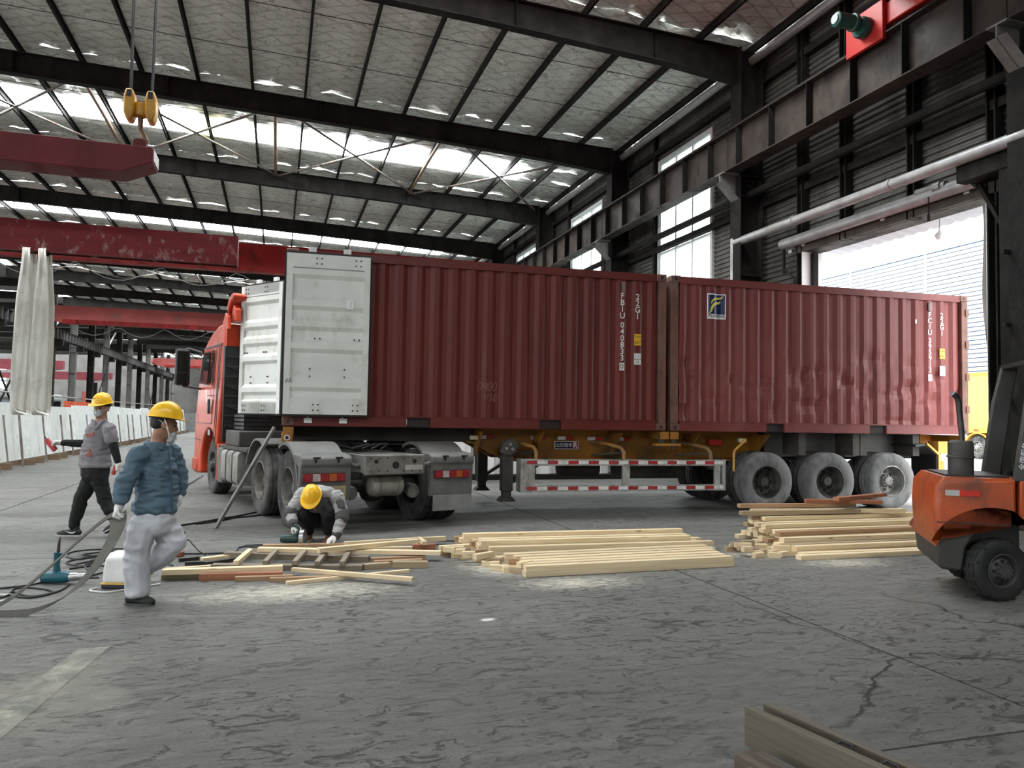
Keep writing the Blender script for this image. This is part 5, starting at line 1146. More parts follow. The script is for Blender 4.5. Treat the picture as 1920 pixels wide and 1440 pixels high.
# middle stack: rows of fresh battens
for r_ in range(7):
    y = 6.98 + r_ * .135; x0 = 2.34 + (.02 * r_ if r_ < 5 else -.06) + random.uniform(-.05, .05); x1 = 4.62 + random.uniform(-.03, .05) + r_ * .03
    for l in range(2 if r_ < 6 else 1):
        batten('pine_batten', x0 + random.uniform(-.03, .03), y + random.uniform(-.01, .01), x1, y + .06 + random.uniform(-.01, .01), l * .051, .09, .05, 'p', label='%s pine batten of the %s row from the front of the middle stack' % ('upper' if l else 'lower', ORD[r_]), cat='batten', group='battens of the middle stack front')
for r_ in range(7):
    y = 8.0 + r_ * .13; x0 = 2.25 - .02 * r_ + random.uniform(-.05, .05)
    for l in range(3 if r_ in (1, 2, 5) else 2):
        batten('pine_batten', x0 + random.uniform(-.05, .05), y + .1, 4.95 + random.uniform(-.25, .05), y - .02, l * .051, .09, .05, 'p' if random.random() < .85 else 'b', label='%s pine batten of the %s rear row of the middle stack' % (('bottom', 'middle', 'top')[l], ORD[r_]), cat='batten', group='battens of the middle stack rear')
def offcut(x, y, z, L, m, rz, lab, grp): 
    batten('wood_offcut', x, y, x + L * math.cos(rz), y + L * math.sin(rz), z, .06, .055, m, label=lab, cat='offcut', group=grp)
for i in range(22):
    t = random.random(); x = 1.78 + .48 * t + random.uniform(-.1, .1); y = 8.25 - 1.15 * t + random.uniform(-.12, .12)
    offcut(x, y, 0 if i % 3 else .056, random.choice((.10, .13, .18, .26)), random.choice('ppob'), random.uniform(-.9, .6), 'small pine offcut at the left end of the middle stack', 'offcuts by the middle stack')
# right stack: a heap rising to the rear
for r_ in range(12):
    y = 7.16 + r_ * .135; lay = min(6, 1 + int(r_ * .62))
    for l in range(lay):
        x0 = 5.68 + random.uniform(-.14, .12) + (.03 * r_) - (.12 if l == 0 else 0); x1 = x0 + random.choice((2.55, 2.6, 2.7, 2.4))
        batten('pine_batten', x0, y + random.uniform(-.015, .015), x1, y + random.uniform(-.05, .08), l * .052, .095, .05, random.choice('pppppob'), label='pine batten, %s layer up in the %s row from the front of the right stack' % (ORD[l], (ORD + ['eleventh', 'twelfth'])[r_]), cat='batten', group='battens of the right stack')
for i, a in enumerate(((6.0, 8.65, 8.2, 8.35, .325, .09, .05, 'p'), (5.9, 8.78, 7.6, 8.6, .38, .09, .05, 'b'), (6.9, 8.72, 7.9, 8.42, .435, .08, .05, 'r'), (7.15, 8.42, 8.35, 8.85, .49, .09, .045, 'r'), (5.72, 8.47, 7.5, 8.40, .325, .09, .05, 'o'))):
    batten('pine_batten', *a, label=('longest pale board', 'tan board', 'red brown board pointing left', 'red brown board pointing right', 'old pale board')[i] + ' lying askew on top of the right stack', cat='batten', group='loose boards on the right stack')
for i in range(20):
    offcut(5.05 + random.random() * .55, 7.35 + random.random() * .62, 0 if i < 14 else .056, random.choice((.12, .15, .2)), random.choice('ppo'), random.uniform(-.5, .5), 'small pine offcut left of the right stack', 'offcuts by the right stack')
# old pallet timbers at the lower right corner
pl = thing('timber_pallet', 'weathered timber pallet at the lower right corner', 'pallet', (2.08, 3.02, 0), R(-79))
for yy, z0, h in ((0, .06, .17), (.115, .06, .165)): MB().box(0, 1.5, yy - .02, yy + .025, z0, z0 + h).build('long_board', wood_mat('aged_dark_wood', (.085, .072, .052), (.15, .13, .095)) if 'aged_dark_wood' not in bpy.data.materials else bpy.data.materials['aged_dark_wood'], pl)
for x in (.05, .55, 1.1): MB().box(x, x + .1, -.10, .28, 0, .06).build('bearer', WD['d'], pl)
for x in (.42, .62): MB().tube([(x, .03, .20), (x + .03, .06, .23), (x + .08, .06, .23), (x + .1, .03, .2)], .006, 5).build('wire_loop', BLACK, pl)
for i, (yy, m, z) in enumerate(((-.17, 'd', .0), (-.12, 'd', .02), (-.25, 'o', .0), (-.33, 'g', .03))):
    MB().box(.12 + .06 * i, 1.3, yy - .03, yy + .02, z, z + .10).build('stacked_slat', WD[m], pl)
MB().box(.2, 1.3, -.095, -.06, .02, .10).build('blue_slat', mat('blue_wood', (.03, .09, .14), .6), pl)
# ------------------------------------------------------------------ tools and cables
def cable(pts, r=.008, label='', name='power_cable', m=BLACK, z=None, n=6, **k):
    # smooth a polyline
    P = [Vector((*p, r + .001)) if len(p) == 2 else Vector(p) for p in pts]; Q = []
    for i in range(len(P) - 1):
        p0, p1, p2, p3 = P[max(i-1, 0)], P[i], P[i+1], P[min(i+2, len(P)-1)]
        for j in range(n):
            t = j / n; Q.append(.5 * ((2*p1) + (p2-p0)*t + (2*p0-5*p1+4*p2-p3)*t*t + (3*p1-p0-3*p2+p3)*t**3))
    Q.append(P[-1]); return MB().tube(Q, r, 6).build(name, m, smooth=60, label=label, cat='cable', **k)
cable([(-2.5, 7.40), (-2.18, 7.45), (-1.97, 7.55), (-1.86, 7.72), (-1.65, 7.74), (-1.52, 7.95), (-1.42, 8.1)], label='black cable running left past the blue drill')
cable([(-2.4, 7.0), (-2.06, 7.09), (-2.06, 7.42), (-1.89, 7.39), (-1.73, 7.21), (-1.85, 7.08), (-2.03, 7.28), (-2.02, 7.16), (-1.83, 7.04), (-1.69, 7.24), (-1.67, 7.50)], label='loosely looped black cable in front of the blue drill')
cable([(-1.55, 9.31), (-1.70, 9.31), (-1.93, 9.29), (-2.05, 9.15), (-2.01, 8.89), (-1.86, 8.74), (-1.68, 8.91), (-1.75, 8.6), (-1.85, 8.45), (-1.66, 8.69), (-1.72, 8.4), (-1.84, 8.23), (-1.64, 8.35), (-1.45, 8.2)], label='heap of black cable behind the white box')
cable([(-1.6, 8.0), (-1.75, 8.45), (-1.5, 8.75), (-1.9, 9.0), (-1.6, 9.15), (-1.95, 8.6), (-1.7, 8.3)], label='second tangled black cable behind the white box')
cable([(-1.19, 10.51), (-1.13, 10.32), (-1.06, 10.39), (-1.12, 10.63), (-1.25, 10.9), (-0.99, 11.26), (-0.74, 11.6), (-0.47, 11.96), (-0.25, 12.31)], .012, label='black cable running under the lorry by the leaning bar')
cable([(-1.0, 11.15), (-.7, 11.45), (-.5, 11.75), (-.3, 11.85), (-.1, 12.1)], .012, label='second black cable on the floor under the lorry')
cable([(-1.60, 13.2), (-1.69, 14.59), (-1.73, 16.61), (-1.64, 19.63)], .012, label='thin dark cable leading away beside the cab')
cable([(-0.9, 8.84), (-0.6, 8.80), (-0.39, 8.87), (-.35, 9.15), (-.2, 9.2), (-.12, 9.09), (-.3, 9.25), (.1, 9.28), (.3, 9.25)], label='black cable from the power strip to the saw')
cable([(-1.05, 8.71), (-1.03, 8.5), (-1.01, 8.35), (-0.93, 8.19)], label='short black cable in front of the power strip')
cable([(1.8, 9.2), (2.05, 9.12), (2.3, 9.1)], label='thin black cable before the middle stack')
ps = thing('power_strip', 'red brown power strip with upright black plugs', 'power strip', (-.98, 8.76, 0), R(-20))
MB().box(-.09, .09, -.035, .035, 0, .05).build('strip_body', mat('strip_red', (.22, .05, .025), .4), ps, bevel=.008)
for i, x in enumerate((-.045, -.005, .04)):
    MB().box(x - .012, x + .012, -.012, .012, .05, .11).build('plug', BLACK, ps, bevel=.004)
    MB().tube([(x, 0, .11), (x - .005 + .01 * i, 0, .18), (x + (-.10, .02, .10)[i], .02, .17), (x + (-.20, .03, .20)[i], .03, .06), (x + (-.26, -.02, .28)[i], .04, .008)], .007, 6).build('plug_lead', BLACK, ps, smooth=60)
dl = thing('impact_drill', 'blue corded drill lying with its grip up', 'drill', (-1.78, 7.60, 0), R(-17))
BLUT = mat('tool_blue', (.010, .10, .135), .4, 0, .12, 6)
MB().lathe([(.02, -.15), (.045, -.14), (.052, -.10), (.050, .06), (.036, .10)], (0, 0, .055), (1, 0, .03), 18).build('motor_housing', BLUT, dl, smooth=40)
MB().tube([(-.02, 0, .08), (-.025, 0, .16), (-.02, 0, .25), (-.015, 0, .27)], [.036, .026, .030, .036], 12, flat=.8).build('grip', BLUT, dl, smooth=60)
MB().lathe([(.036, .09), (.038, .15), (.030, .17), (.032, .24), (.02, .26)], (0, 0, .055), (1, 0, .03), 16).build('chuck', mat('bright_steel', (.5, .5, .49), .3, .8), dl, smooth=40)
MB().lathe([(.012, .26), (.01, .34), (.002, .36)], (0, 0, .055), (1, 0, .0), 8).build('bit', BLACK, dl)
MB().tube([(-.015, 0, .27), (-.012, 0, .34), (-.005, .0, .40)], [.014, .012, .006], 8).build('cord_boot', mat('boot_brown', (.05, .025, .02), .6), dl)
cs = thing('circular_saw', 'dark green circular saw held by the crouching worker', 'saw', (.25, 9.16, 0), R(-17))
GT = mat('saw_green', (.018, .055, .05), .4, 0, .12, 6)
MB().box(-.14, .12, -.07, .07, .02, .028).build('base_plate', mat('bright_steel', (.5, .5, .49), .3, .8), cs)
MB().lathe([(.02, -.15), (.045, -.14), (.052, -.08), (.050, .04), (.03, .06)], (-.02, 0, .085), (1, 0, 0), 18).build('motor_housing', GT, cs, smooth=40)
MB().tube([(.0, 0, .12), (.03, 0, .17), (.03, 0, .21), (.0, 0, .235), (-.035, 0, .22)], [.026, .022, .022, .022, .02], 10).build('handle', GT, cs, smooth=60)
MB().lathe([(.09, .06), (.1, .065), (.1, .11), (.09, .115)], (0, .0, .095), (1, 0, 0), 24).build('blade_guard', mat('bright_steel', (.5, .5, .49), .3, .8), cs, smooth=40)
MB().lathe([(.001, .08), (.088, .08), (.088, .084), (.001, .084)], (0, 0, .09), (1, 0, 0), 28).build('saw_blade', GALV, cs)
wb_ = thing('white_tool_case', 'white rounded case with dark base behind blue jacket worker', 'case', (-1.22, 7.42, 0), R(-17))
MB().prism([(-.17, .045), (.17, .045), (.165, .16), (.13, .255), (.05, .29), (-.06, .29), (-.13, .25), (-.165, .15)], 'x', -.12, .14).build('case_lid', mat('case_white', (.74, .74, .72), .4), wb_, bevel=.02)
MB().box(-.125, .145, -.175, .175, 0, .04).build('case_base', mat('case_dark', (.02, .02, .03), .5), wb_, bevel=.012)
MB().box(-.127, .147, -.177, .177, .037, .047).build('case_line', mat('case_yellow', (.75, .5, .1), .5), wb_)
MB().box(-.05, .1, .05, .12, .285, .31).build('case_handle', BLACK, wb_)
for i, (pts, lab) in enumerate(((((-1.42, 7.28), (-1.45, 7.2), (-1.29, 7.11), (-1.10, 7.24), (-.93, 7.34)), 'bent white cord on the floor by the white case'), (((-2.3, 7.24), (-2.11, 7.2), (-2.02, 7.18)), 'white cord end at the left picture edge'), (((-2.2, 6.82), (-2.06, 6.93), (-1.99, 6.99)), 'second white cord end at the left edge'))):
    cable(pts, .008, lab, 'white_cable', WHITE)
# ------------------------------------------------------------------ people (local x = to the right in the picture, y = away, z up)
def ico(c, r, rot=None, sub=2):
    bm = bmesh.new(); bmesh.ops.create_icosphere(bm, subdivisions=sub, radius=1.0)
    rr = (r, r, r) if isinstance(r, (int, float)) else r
    P = [Vector((v.co.x * rr[0], v.co.y * rr[1], v.co.z * rr[2])) for v in bm.verts]; bm.free()
    if rot is not None: P = [rot @ p for p in P]
    return [p + Vector(c) for p in P]
def hullmesh(dst, pts):
    bm = bmesh.new()
    for p in pts: bm.verts.new(p)
    r = bmesh.ops.convex_hull(bm, input=bm.verts[:])
    dead = list({e for e in r['geom_interior'] + r['geom_unused'] if isinstance(e, bmesh.types.BMVert)})
    if dead: bmesh.ops.delete(bm, geom=dead, context='VERTS')
    bmesh.ops.recalc_face_normals(bm, faces=bm.faces)
    o = len(dst[0]); bm.verts.index_update()
    dst[0].extend([v.co.copy() for v in bm.verts]); dst[1].extend([tuple(v.index + o for v in f.verts) for f in bm.faces]); bm.free()
def chain(*n, rot=None): return ('chain', n, rot)
def blob(name, prims, m, parent=None, vox=.012, it=4, fold=0.0, ff=(9, 9, 22), seed=0):
    """one continuous surface grown round chains of (centre, radius)"""
    dst = ([], [])
    for p in prims:
        nodes, rot = p[1], p[2]; S_ = [ico(c, r, rot) for c, r in nodes]
        if len(S_) == 1: hullmesh(dst, S_[0])
        for a, b_ in zip(S_, S_[1:]): hullmesh(dst, a + b_)
    me = bpy.data.meshes.new(name); me.from_pydata(dst[0], [], dst[1]); o = bpy.data.objects.new(name, me)
    md = o.modifiers.new('r', 'REMESH'); md.mode = 'VOXEL'; md.voxel_size = vox
    if it: sm = o.modifiers.new('s', 'SMOOTH'); sm.iterations = it; sm.factor = .5
    m2 = bake_mesh(o); bpy.data.meshes.remove(me)
    if fold:
        nv = len(m2.vertices); co = np.empty(nv * 3, 'f'); no = np.empty(nv * 3, 'f')
        m2.vertices.foreach_get('co', co); m2.vertex_normals.foreach_get('vector', no)
        C = co.reshape(-1, 3); d_ = np.empty((nv, 1), 'f')
        for i, c in enumerate(C):
            n = noise.noise(Vector((c[0] * ff[0] + seed, c[1] * ff[1], c[2] * ff[2]))); n2 = noise.noise(Vector((c[0] * 5 - c[2] * 7 + seed, c[1] * 5 + c[2] * 3, c[2] * 6)))
            d_[i] = fold * (1 - 2.2 * abs(n)) + fold * .7 * n2
        m2.vertices.foreach_set('co', (C + no.reshape(-1, 3) * d_).ravel()); m2.update()
    m2.materials.clear(); m2.materials.append(m); m2.name = name
    m2.polygons.foreach_set('use_smooth', [True] * len(m2.polygons))
    return link(name, m2, parent)
def frame(f, up=(0, 0, 1)):
    f = Vector(f).normalized(); l = Vector(up).cross(f).normalized(); u = f.cross(l)
    return Matrix(((f.x, l.x, u.x), (f.y, l.y, u.y), (f.z, l.z, u.z)))    # columns: forward, left, up
def glove(parent, wrist, d, palm, m, side=1, curl=(50, 60, 40), s=1.0, name='glove', thumb_in=.5):
    d = Vector(d).normalized(); n_ = Vector(palm); n_ = (n_ - d * n_.dot(d)).normalized(); a = d.cross(n_) * side; W = Vector(wrist)
    pr = [chain((W, .030 * s), (W + d * .03 * s, .032 * s)), chain((W + d * .03 * s + a * .022 * s, .021 * s), (W + d * .085 * s + a * .028 * s, .018 * s), (W + d * .088 * s - a * .028 * s, .017 * s), (W + d * .035 * s - a * .02 * s, .021 * s))]
    pr.append(chain((W + d * .04 * s, .022 * s), (W + d * .085 * s, .018 * s)))
    for k, (o, L) in enumerate(((.031, .072), (.011, .082), (-.010, .076), (-.030, .060))):
        p = W + d * (.088 - .004 * abs(k - 1)) * s + a * o * s; ang = 0; seg = [(p.copy(), .0105 * s)]; dd = d
        for q, (fr, c) in enumerate(zip((.45, .30, .25), curl)):
            ang += R(c); dd = d * math.cos(ang) + n_ * math.sin(ang); p = p + dd * L * fr * s; seg.append((p.copy(), (.0100 - .0008 * q) * s))
        pr.append(chain(*seg))
    b0 = W + d * .028 * s + a * .028 * s; t1 = b0 + (a * .8 + d * .6).normalized() * .034 * s + n_ * .012 * s; t2 = t1 + (d * .8 + n_ * thumb_in + a * .1).normalized() * .032 * s; t3 = t2 + (d * .5 + n_ * thumb_in * 1.3 - a * .3).normalized() * .024 * s
    pr.append(chain((b0, .017 * s), (t1, .0125 * s), (t2, .0115 * s), (t3, .010 * s)))
    return blob(name, pr, m, parent, .0045, 2)
def helmet(parent, c, F, m, s=1.0):
    """hard hat: F columns forward/left/up"""
    h = thing('hard_hat', None, None); h.parent = parent; c = Vector(c); n = 40
    rings = []
    prof = [(0, 1.0), (.25, .97), (.48, .88), (.68, .73), (.84, .52), (.94, .28), (.985, .06), (1.0, 0), (1.05, -.03), (1.03, -.06), (.97, -.05), (.93, 0)]
    for r_, z in prof:
        row = []
        for i in range(n):
            t = 2 * math.pi * i / n; ct, st = math.cos(t), math.sin(t)
            rx, ry = .132, .108; brim = 0
            if r_ > 1.0: brim = .012 + .040 * max(0, ct) ** 1.5
            ridge = .006 * (math.exp(-((st * r_ * 1.0) / .10) ** 2) + .7 * math.exp(-((abs(st * r_) - .38) / .08) ** 2)) if r_ < .9 and ct > -.95 else 0
            p = Vector(((rx * min(r_, 1.0) + brim) * ct * s, (ry * min(r_, 1.0) + brim * .8) * st * s, (z * .125 + ridge - (.02 * max(0, ct) ** 2 if r_ > .98 else 0)) * s))
            row.append(c + F @ p)
        row.append(row[0]); rings.append(row)
    MB().grid(rings).build('hat_shell', m, h, smooth=50)
    MB().tube([c + F @ Vector((.122 * s * math.cos(t), .10 * s * math.sin(t), -.012)) for t in [2 * math.pi * k / 24 for k in range(25)]], .006, 6).build('head_band', BLACK, h)
    return h
def shoe(parent, heel, toe, m, sole, w_=.045, up=(0, 0, 1), name='shoe', h=.075):
    he, to = Vector(heel), Vector(toe); d = to - he; u = Vector(up).normalized()
    s = thing(name, None, None); s.parent = parent
    blob('upper', [chain((he + d * .12 + u * .045, w_ * .85), (he + d * .35 + u * .045, w_ * .9), (he + d * .68 + u * .03, w_ * .95), (he + d * .88 + u * .022, w_ * .75)), chain((he + d * .18 + u * .05, w_ * .9), (he + d * .24 + u * (h + .03), w_ * .95))], m, s, .008, 2)
    L_ = d.normalized().cross(u).normalized(); mb = MB(); P = []
    for t, k in ((-.02, .55), (.05, .85), (.3, .85), (.65, 1.08), (.88, .85), (1.0, .35)): P.append((he + d * t, w_ * k))
    q = [p - L_ * k + u * z for z in (-.002, .018) for p, k in P] ; q2 = [p + L_ * k + u * z for z in (-.002, .018) for p, k in P]; n = 6
    V = q + q2; f = []
    for i in range(n - 1): f += [(i, i+1, 2*n+i+1, 2*n+i), (n+i, 2*n+n+i, 2*n+n+i+1, n+i+1), (i, n+i, n+i+1, i+1), (2*n+i, 2*n+i+1, 3*n+i+1, 3*n+i)]
    f += [(0, 2*n, 3*n, n), (n-1, 2*n-1, 4*n-1, 3*n-1)]
    mb.add(V, f).build('sole', sole, s)
    return s
def head(c, F, nk):
    """prims of a head with face; F columns forward/left/up"""
    c = Vector(c); P = lambda x, y, z: c + F @ Vector((x, y, z))
    return [chain((P(-.012, 0, .035), (.092, .076, .078)), rot=F), chain((P(.005, 0, .02), (.082, .070, .075)), (P(.035, 0, -.06), (.050, .050, .048)), rot=F),
            chain((P(.058, 0, -.085), .026)), chain((P(.085, 0, .02), .010), (P(.104, 0, -.018), .014)), chain((P(.092, .012, -.022), .008), (P(.092, -.012, -.022), .008)),
            chain((P(.078, .022, -.058), .010), (P(.084, 0, -.056), .013), (P(.078, -.022, -.058), .010)), chain((P(.078, .04, .03), .012), (P(.086, 0, .034), .012), (P(.078, -.04, .03), .012)),
            chain((P(-.008, .078, .015), (.018, .008, .030)), (P(-.012, .082, -.015), (.012, .007, .016)), rot=F), chain((P(-.008, -.078, .015), (.018, .008, .030)), (P(-.012, -.082, -.015), (.012, .007, .016)), rot=F),
            chain((P(-.02, 0, -.05), .056), (Vector(nk), .058))]
def eyes(parent, c, F):
    c = Vector(c)
    for s in (1, -1):
        MB().lathe([(.001, -.012), (.009, -.008), (.012, 0), (.009, .008), (.001, .012)], c + F @ Vector((.074, s * .033, .012)), F @ Vector((1, 0, 0)), 12).build('eye', mat('eye_dark', (.03, .022, .018), .25), parent, smooth=60)
        MB().tube([c + F @ Vector((.085, s * .015, .036)), c + F @ Vector((.084, s * .033, .041)), c + F @ Vector((.075, s * .052, .036))], .0045, 6).build('eyebrow', mat('hair_black', (.012, .011, .010), .6), parent)
def facemask(parent, c, F, m, lo=0.0, sc=1.0):
    c = Vector(c); P = lambda x, y, z: c + F @ Vector((x, y, z))
    k = thing('dust_mask', None, None); k.parent = parent
    blob('mask_cup', [chain((P(.070, 0, -.018 - lo), (.038 * sc, .050 * sc, .034 * sc)), (P(.066, 0, -.062 - lo), (.036 * sc, .046 * sc, .034 * sc)), rot=F)], m, k, .006, 3)
    MB().lathe([(.001, .0), (.012, .001), (.013, .006), (.001, .008)], P(.108, .008, -.042 - lo), F @ Vector((1, 0, 0)), 12).build('mask_valve', mat('valve_white', (.8, .8, .8), .4), k)
    for s in (1, -1):
        MB().tube([P(.06, s * .048, -.03 - lo), P(.02, s * .078, .0 - lo * .6), P(-.04, s * .082, .035), P(-.07, s * .055, .05)], .003, 5).build('mask_strap', WHITE, k)
    return k
SKIN = mat('skin', (.33, .17, .105), .5, 0, .10, 12, spec=.4); SKIN2 = mat('skin_light', (.42, .235, .165), .5, 0, .08, 12, spec=.4)
HAIR = mat('hair_black', (.012, .011, .010), .6); HAT = mat('hat_yellow', (.95, .53, .015), .3, 0, .05, 4, spec=.5)
GLV = mat('glove_white', (.74, .74, .72), .8, 0, .06, 10, .2, 80); BLKC = mat('black_cloth', (.008, .008, .009), .85, 0, .2, 8); SOLE = mat('sole_white', (.55, .55, .53), .6); BSHOE = mat('black_shoe', (.012, .012, .012), .6)
MASK = mat('mask_grey', (.42, .44, .45), .8, 0, .05, 20, .2, 60)
PA = -YAW
# --- man in the blue jacket dragging straps
BLUJ = mat('blue_denim', (.082, .135, .178), .8, 0, .16, 7, .25, 70); TRO = mat('pale_trousers', (.52, .53, .56), .85, 0, .08, 6, .2, 70)
F = frame((.84, .52, -.14)); hc = (.112, .0, 1.405)
arms = {'R': ((.005, -.155, 1.175), (-.075, -.215, .965), (-.090, -.245, .815)), 'L': ((.115, .150, 1.175), (.165, .215, .98), (.175, .190, .86))}
body = [chain(((.06, 0, .66), (.12, .10, .08)), ((.06, 0, .9), (.11, .10, .1)), ((.055, 0, 1.12), (.12, .13, .1)), ((.06, 0, 1.22), (.08, .10, .05)), ((.068, 0, 1.28), .055))]
for k in 'RL': body.append(chain((arms[k][0], .05), (arms[k][1], .042), (arms[k][2], .03)))
body += [chain(((0, -.07, .62), .085), ((-.02, -.10, .36), .055), ((0, -.10, .08), .045)), chain(((.11, .07, .62), .085), ((.20, .06, .45), .055), ((-.05, .10, .25), .045))]
p1 = blob('person', body + head(hc, F, (.068, 0, 1.29)), SKIN, None, .010, 2)
p1.location = (-.97, 6.73, 0); p1.rotation_euler = (0, 0, PA)
tag(p1, 'worker in blue jacket and pale trousers dragging grey straps', 'person', 'workers in yellow hard hats')
jk = [chain(((.065, 0, .725), (.168, .142, .035)), ((.07, 0, .86), (.160, .142, .08)), ((.058, 0, 1.06), (.155, .160, .09)), ((.05, 0, 1.17), (.115, .165, .06)), ((.062, 0, 1.245), (.070, .090, .03)))]
jk += [chain((arms['R'][0], .075), ((-.04, -.19, 1.06), .072), (arms['R'][1], .066), ((-.084, -.233, .88), .062), (arms['R'][2], .048)), chain((arms['L'][0], .078), (arms['L'][1], .066), (arms['L'][2], .046))]
ja = blob('jacket', jk, BLUJ, p1, .009, 3, .014, (8, 8, 22), 3)
blob('collar', [chain(((.0, -.065, 1.26), .020), ((.06, -.085, 1.255), .022), ((.125, -.06, 1.225), .020)), chain(((.0, -.06, 1.26), .020), ((-.01, 0, 1.28), .022), ((.02, .07, 1.27), .02))], BLUJ, ja, .007, 2)
MB().box(-.05, .05, -.004, .004, -.045, .045).build('chest_pocket', BLUJ, ja, bevel=.004).location = (.135, -.128, 1.06)
for q in ja.children:
    if q.name.startswith('chest_pocket'): q.rotation_euler = (0, 0, R(32))
MB().tube([(.195, -.09, 1.2), (.215, -.075, 1.05), (.222, -.07, .9), (.225, -.06, .72)], .008, 6).build('placket', mat('denim_dark', (.04, .08, .12), .8), ja)
blob('trousers', [chain(((.065, 0, .70), (.150, .132, .04)), ((.06, 0, .60), (.160, .150, .08))), chain(((.005, -.075, .60), .108), ((-.01, -.095, .46), .098), ((-.020, -.10, .34), .088), ((-.01, -.10, .20), .086), ((.0, -.10, .085), (.085, .085, .03))), chain(((.11, .07, .60), .105), ((.195, .06, .46), .092), ((.08, .08, .34), .082), ((-.04, .10, .26), .076))], TRO, p1, .010, 3, .014, (6, 6, 11), 8)
glove(p1, (-.092, -.252, .80), (-.22, -.15, -1), (.9, .2, 0), GLV, 1, (70, 75, 45), 1.05, thumb_in=.9)
glove(p1, (.178, .188, .85), (.05, -.1, -1), (-.8, -.5, 0), GLV, -1, (25, 30, 25), 1.0)
shoe(p1, (-.085, -.10, .0), (.135, -.105, .0), BSHOE, mat('grey_sole', (.06, .06, .06), .7), .048)
shoe(p1, (-.15, .10, .27), (-.10, .10, .06), BSHOE, mat('grey_sole', (.06, .06, .06), .7), .045, (.95, 0, .2))
blob('hair', [chain((Vector(hc) + F @ Vector((-.028, 0, .045)), (.085, .080, .072)), (Vector(hc) + F @ Vector((-.045, 0, .005)), (.062, .070, .045)), rot=F)], HAIR, p1, .007, 2)
helmet(p1, Vector(hc) + F @ Vector((.0, 0, .075)), frame((.84, .52, -.10)), HAT)
facemask(p1, hc, F, MASK, .045); eyes(p1, hc, F)
MB().tube([Vector(hc) + F @ Vector(v) for v in ((-.02, -.095, .06), (.02, -.09, -.02), (.045, -.06, -.09))], .004, 5).build('chin_strap', WHITE, p1)
# straps he drags: one narrow roll and one wide band meeting on the floor at the left
SM = mat('grey_webbing', (.165, .158, .140), .8, 0, .12, 5, .3, 60)
def w1(x, y, z):
    c, s = math.cos(PA), math.sin(PA); return (-.97 + x * c - y * s, 6.73 + x * s + y * c, z)
st1 = [w1(-.10, -.27, .73), w1(-.17, -.28, .70), w1(-.33, -.31, .56), w1(-.55, -.36, .33), w1(-.78, -.42, .12), w1(-1.0, -.48, .012), w1(-1.4, -.55, .008)]
def smooth_pts(pts, n=6):
    P = [Vector(p) for p in pts]; Q = []
    for i in range(len(P) - 1):
        p0, p1_, p2, p3 = P[max(i-1, 0)], P[i], P[i+1], P[min(i+2, len(P)-1)]
        for j in range(n):
            t = j / n; Q.append(.5 * ((2*p1_) + (p2-p0)*t + (2*p0-5*p1_+4*p2-p3)*t*t + (3*p1_-p0-3*p2+p3)*t**3))
    Q.append(P[-1]); return Q
MB().ribbon(smooth_pts(st1), .055, (.5, .1, .9), .012).build('webbing_strap', SM, label='narrow grey strap running from the gloved hand to the floor', cat='strap', group='straps dragged by the worker')
st2 = [w1(-.10, -.26, .72), w1(-.09, -.29, .60), w1(-.19, -.36, .36), w1(-.36, -.42, .15), w1(-.60, -.48, .03), w1(-.85, -.52, .008), w1(-1.3, -.58, .007)]
MB().ribbon(smooth_pts(st2), .14, (.75, -.1, .5), .006).build('webbing_strap', SM, label='wide grey strap drooping below the gloved hand', cat='strap', group='straps dragged by the worker')
# --- man in the grey shirt walking away to the left
GSH = mat('grey_shirt', (.235, .220, .235), .85, 0, .10, 7, .2, 70); ORG = mat('orange_print', (.42, .12, .09), .7)
F = frame((-.14, -.98, .05)); hc = (.205, .0, 1.535)
A = {'R': ((.055, .10, 1.30), (.03, .03, 1.115), (-.225, -.04, 1.125)), 'L': ((.365, -.11, 1.30), (.445, -.13, 1.07), (.492, -.12, .915))}
body = [chain(((.155, 0, .78), (.12, .10, .08)), ((.155, 0, 1.0), (.12, .10, .1)), ((.195, 0, 1.22), (.13, .10, .1)), ((.20, 0, 1.36), (.09, .07, .04)), ((.195, 0, 1.43), .055))]
for k in 'RL': body.append(chain((A[k][0], .048), (A[k][1], .04), (A[k][2], .03)))
body += [chain(((.10, .05, .74), .085), ((0, 0, .44), .055), ((-.07, 0, .10), .042)), chain(((.21, -.03, .74), .085), ((.29, 0, .43), .055), ((.43, 0, .17), .042))]
p2 = blob('person', body + head(hc, F, (.195, 0, 1.42)), SKIN2, None, .010, 2)
p2.location = (-2.23, 10.38, 0); p2.rotation_euler = (0, 0, PA)
tag(p2, 'worker in grey shirt and black trousers walking left with tool', 'person', 'workers in yellow hard hats')
sh = blob('shirt', [chain(((.15, 0, .845), (.188, .145, .025)), ((.15, 0, .98), (.172, .140, .08)), ((.185, 0, 1.17), (.172, .138, .09)), ((.20, 0, 1.315), (.155, .115, .055)), ((.20, 0, 1.385), (.075, .07, .03))), chain((A['L'][0], .080), ((.405, -.125, 1.19), .078)), chain((A['R'][0], .072), ((.045, .06, 1.20), .070))], GSH, p2, .010, 3, .009, (8, 8, 18), 5)
blob('collar', [chain(((.13, -.06, 1.40), .018), ((.18, -.10, 1.36), .018), ((.20, -.12, 1.30), .014)), chain(((.26, -.05, 1.41), .018), ((.245, -.09, 1.37), .018), ((.215, -.12, 1.31), .014))], GSH, sh, .006, 2)
for i, (x, z, y, a, b_) in enumerate(((.150, 1.225, -.142, .045, .016), (.185, 1.255, -.140, .014, .008), (.155, .99, -.146, .028, .018), (.158, 1.02, -.146, .010, .035))):
    o = MB().box(-a, a, -.006, .006, -b_, b_).build('orange_print', ORG, sh); o.location = (x, y, z)
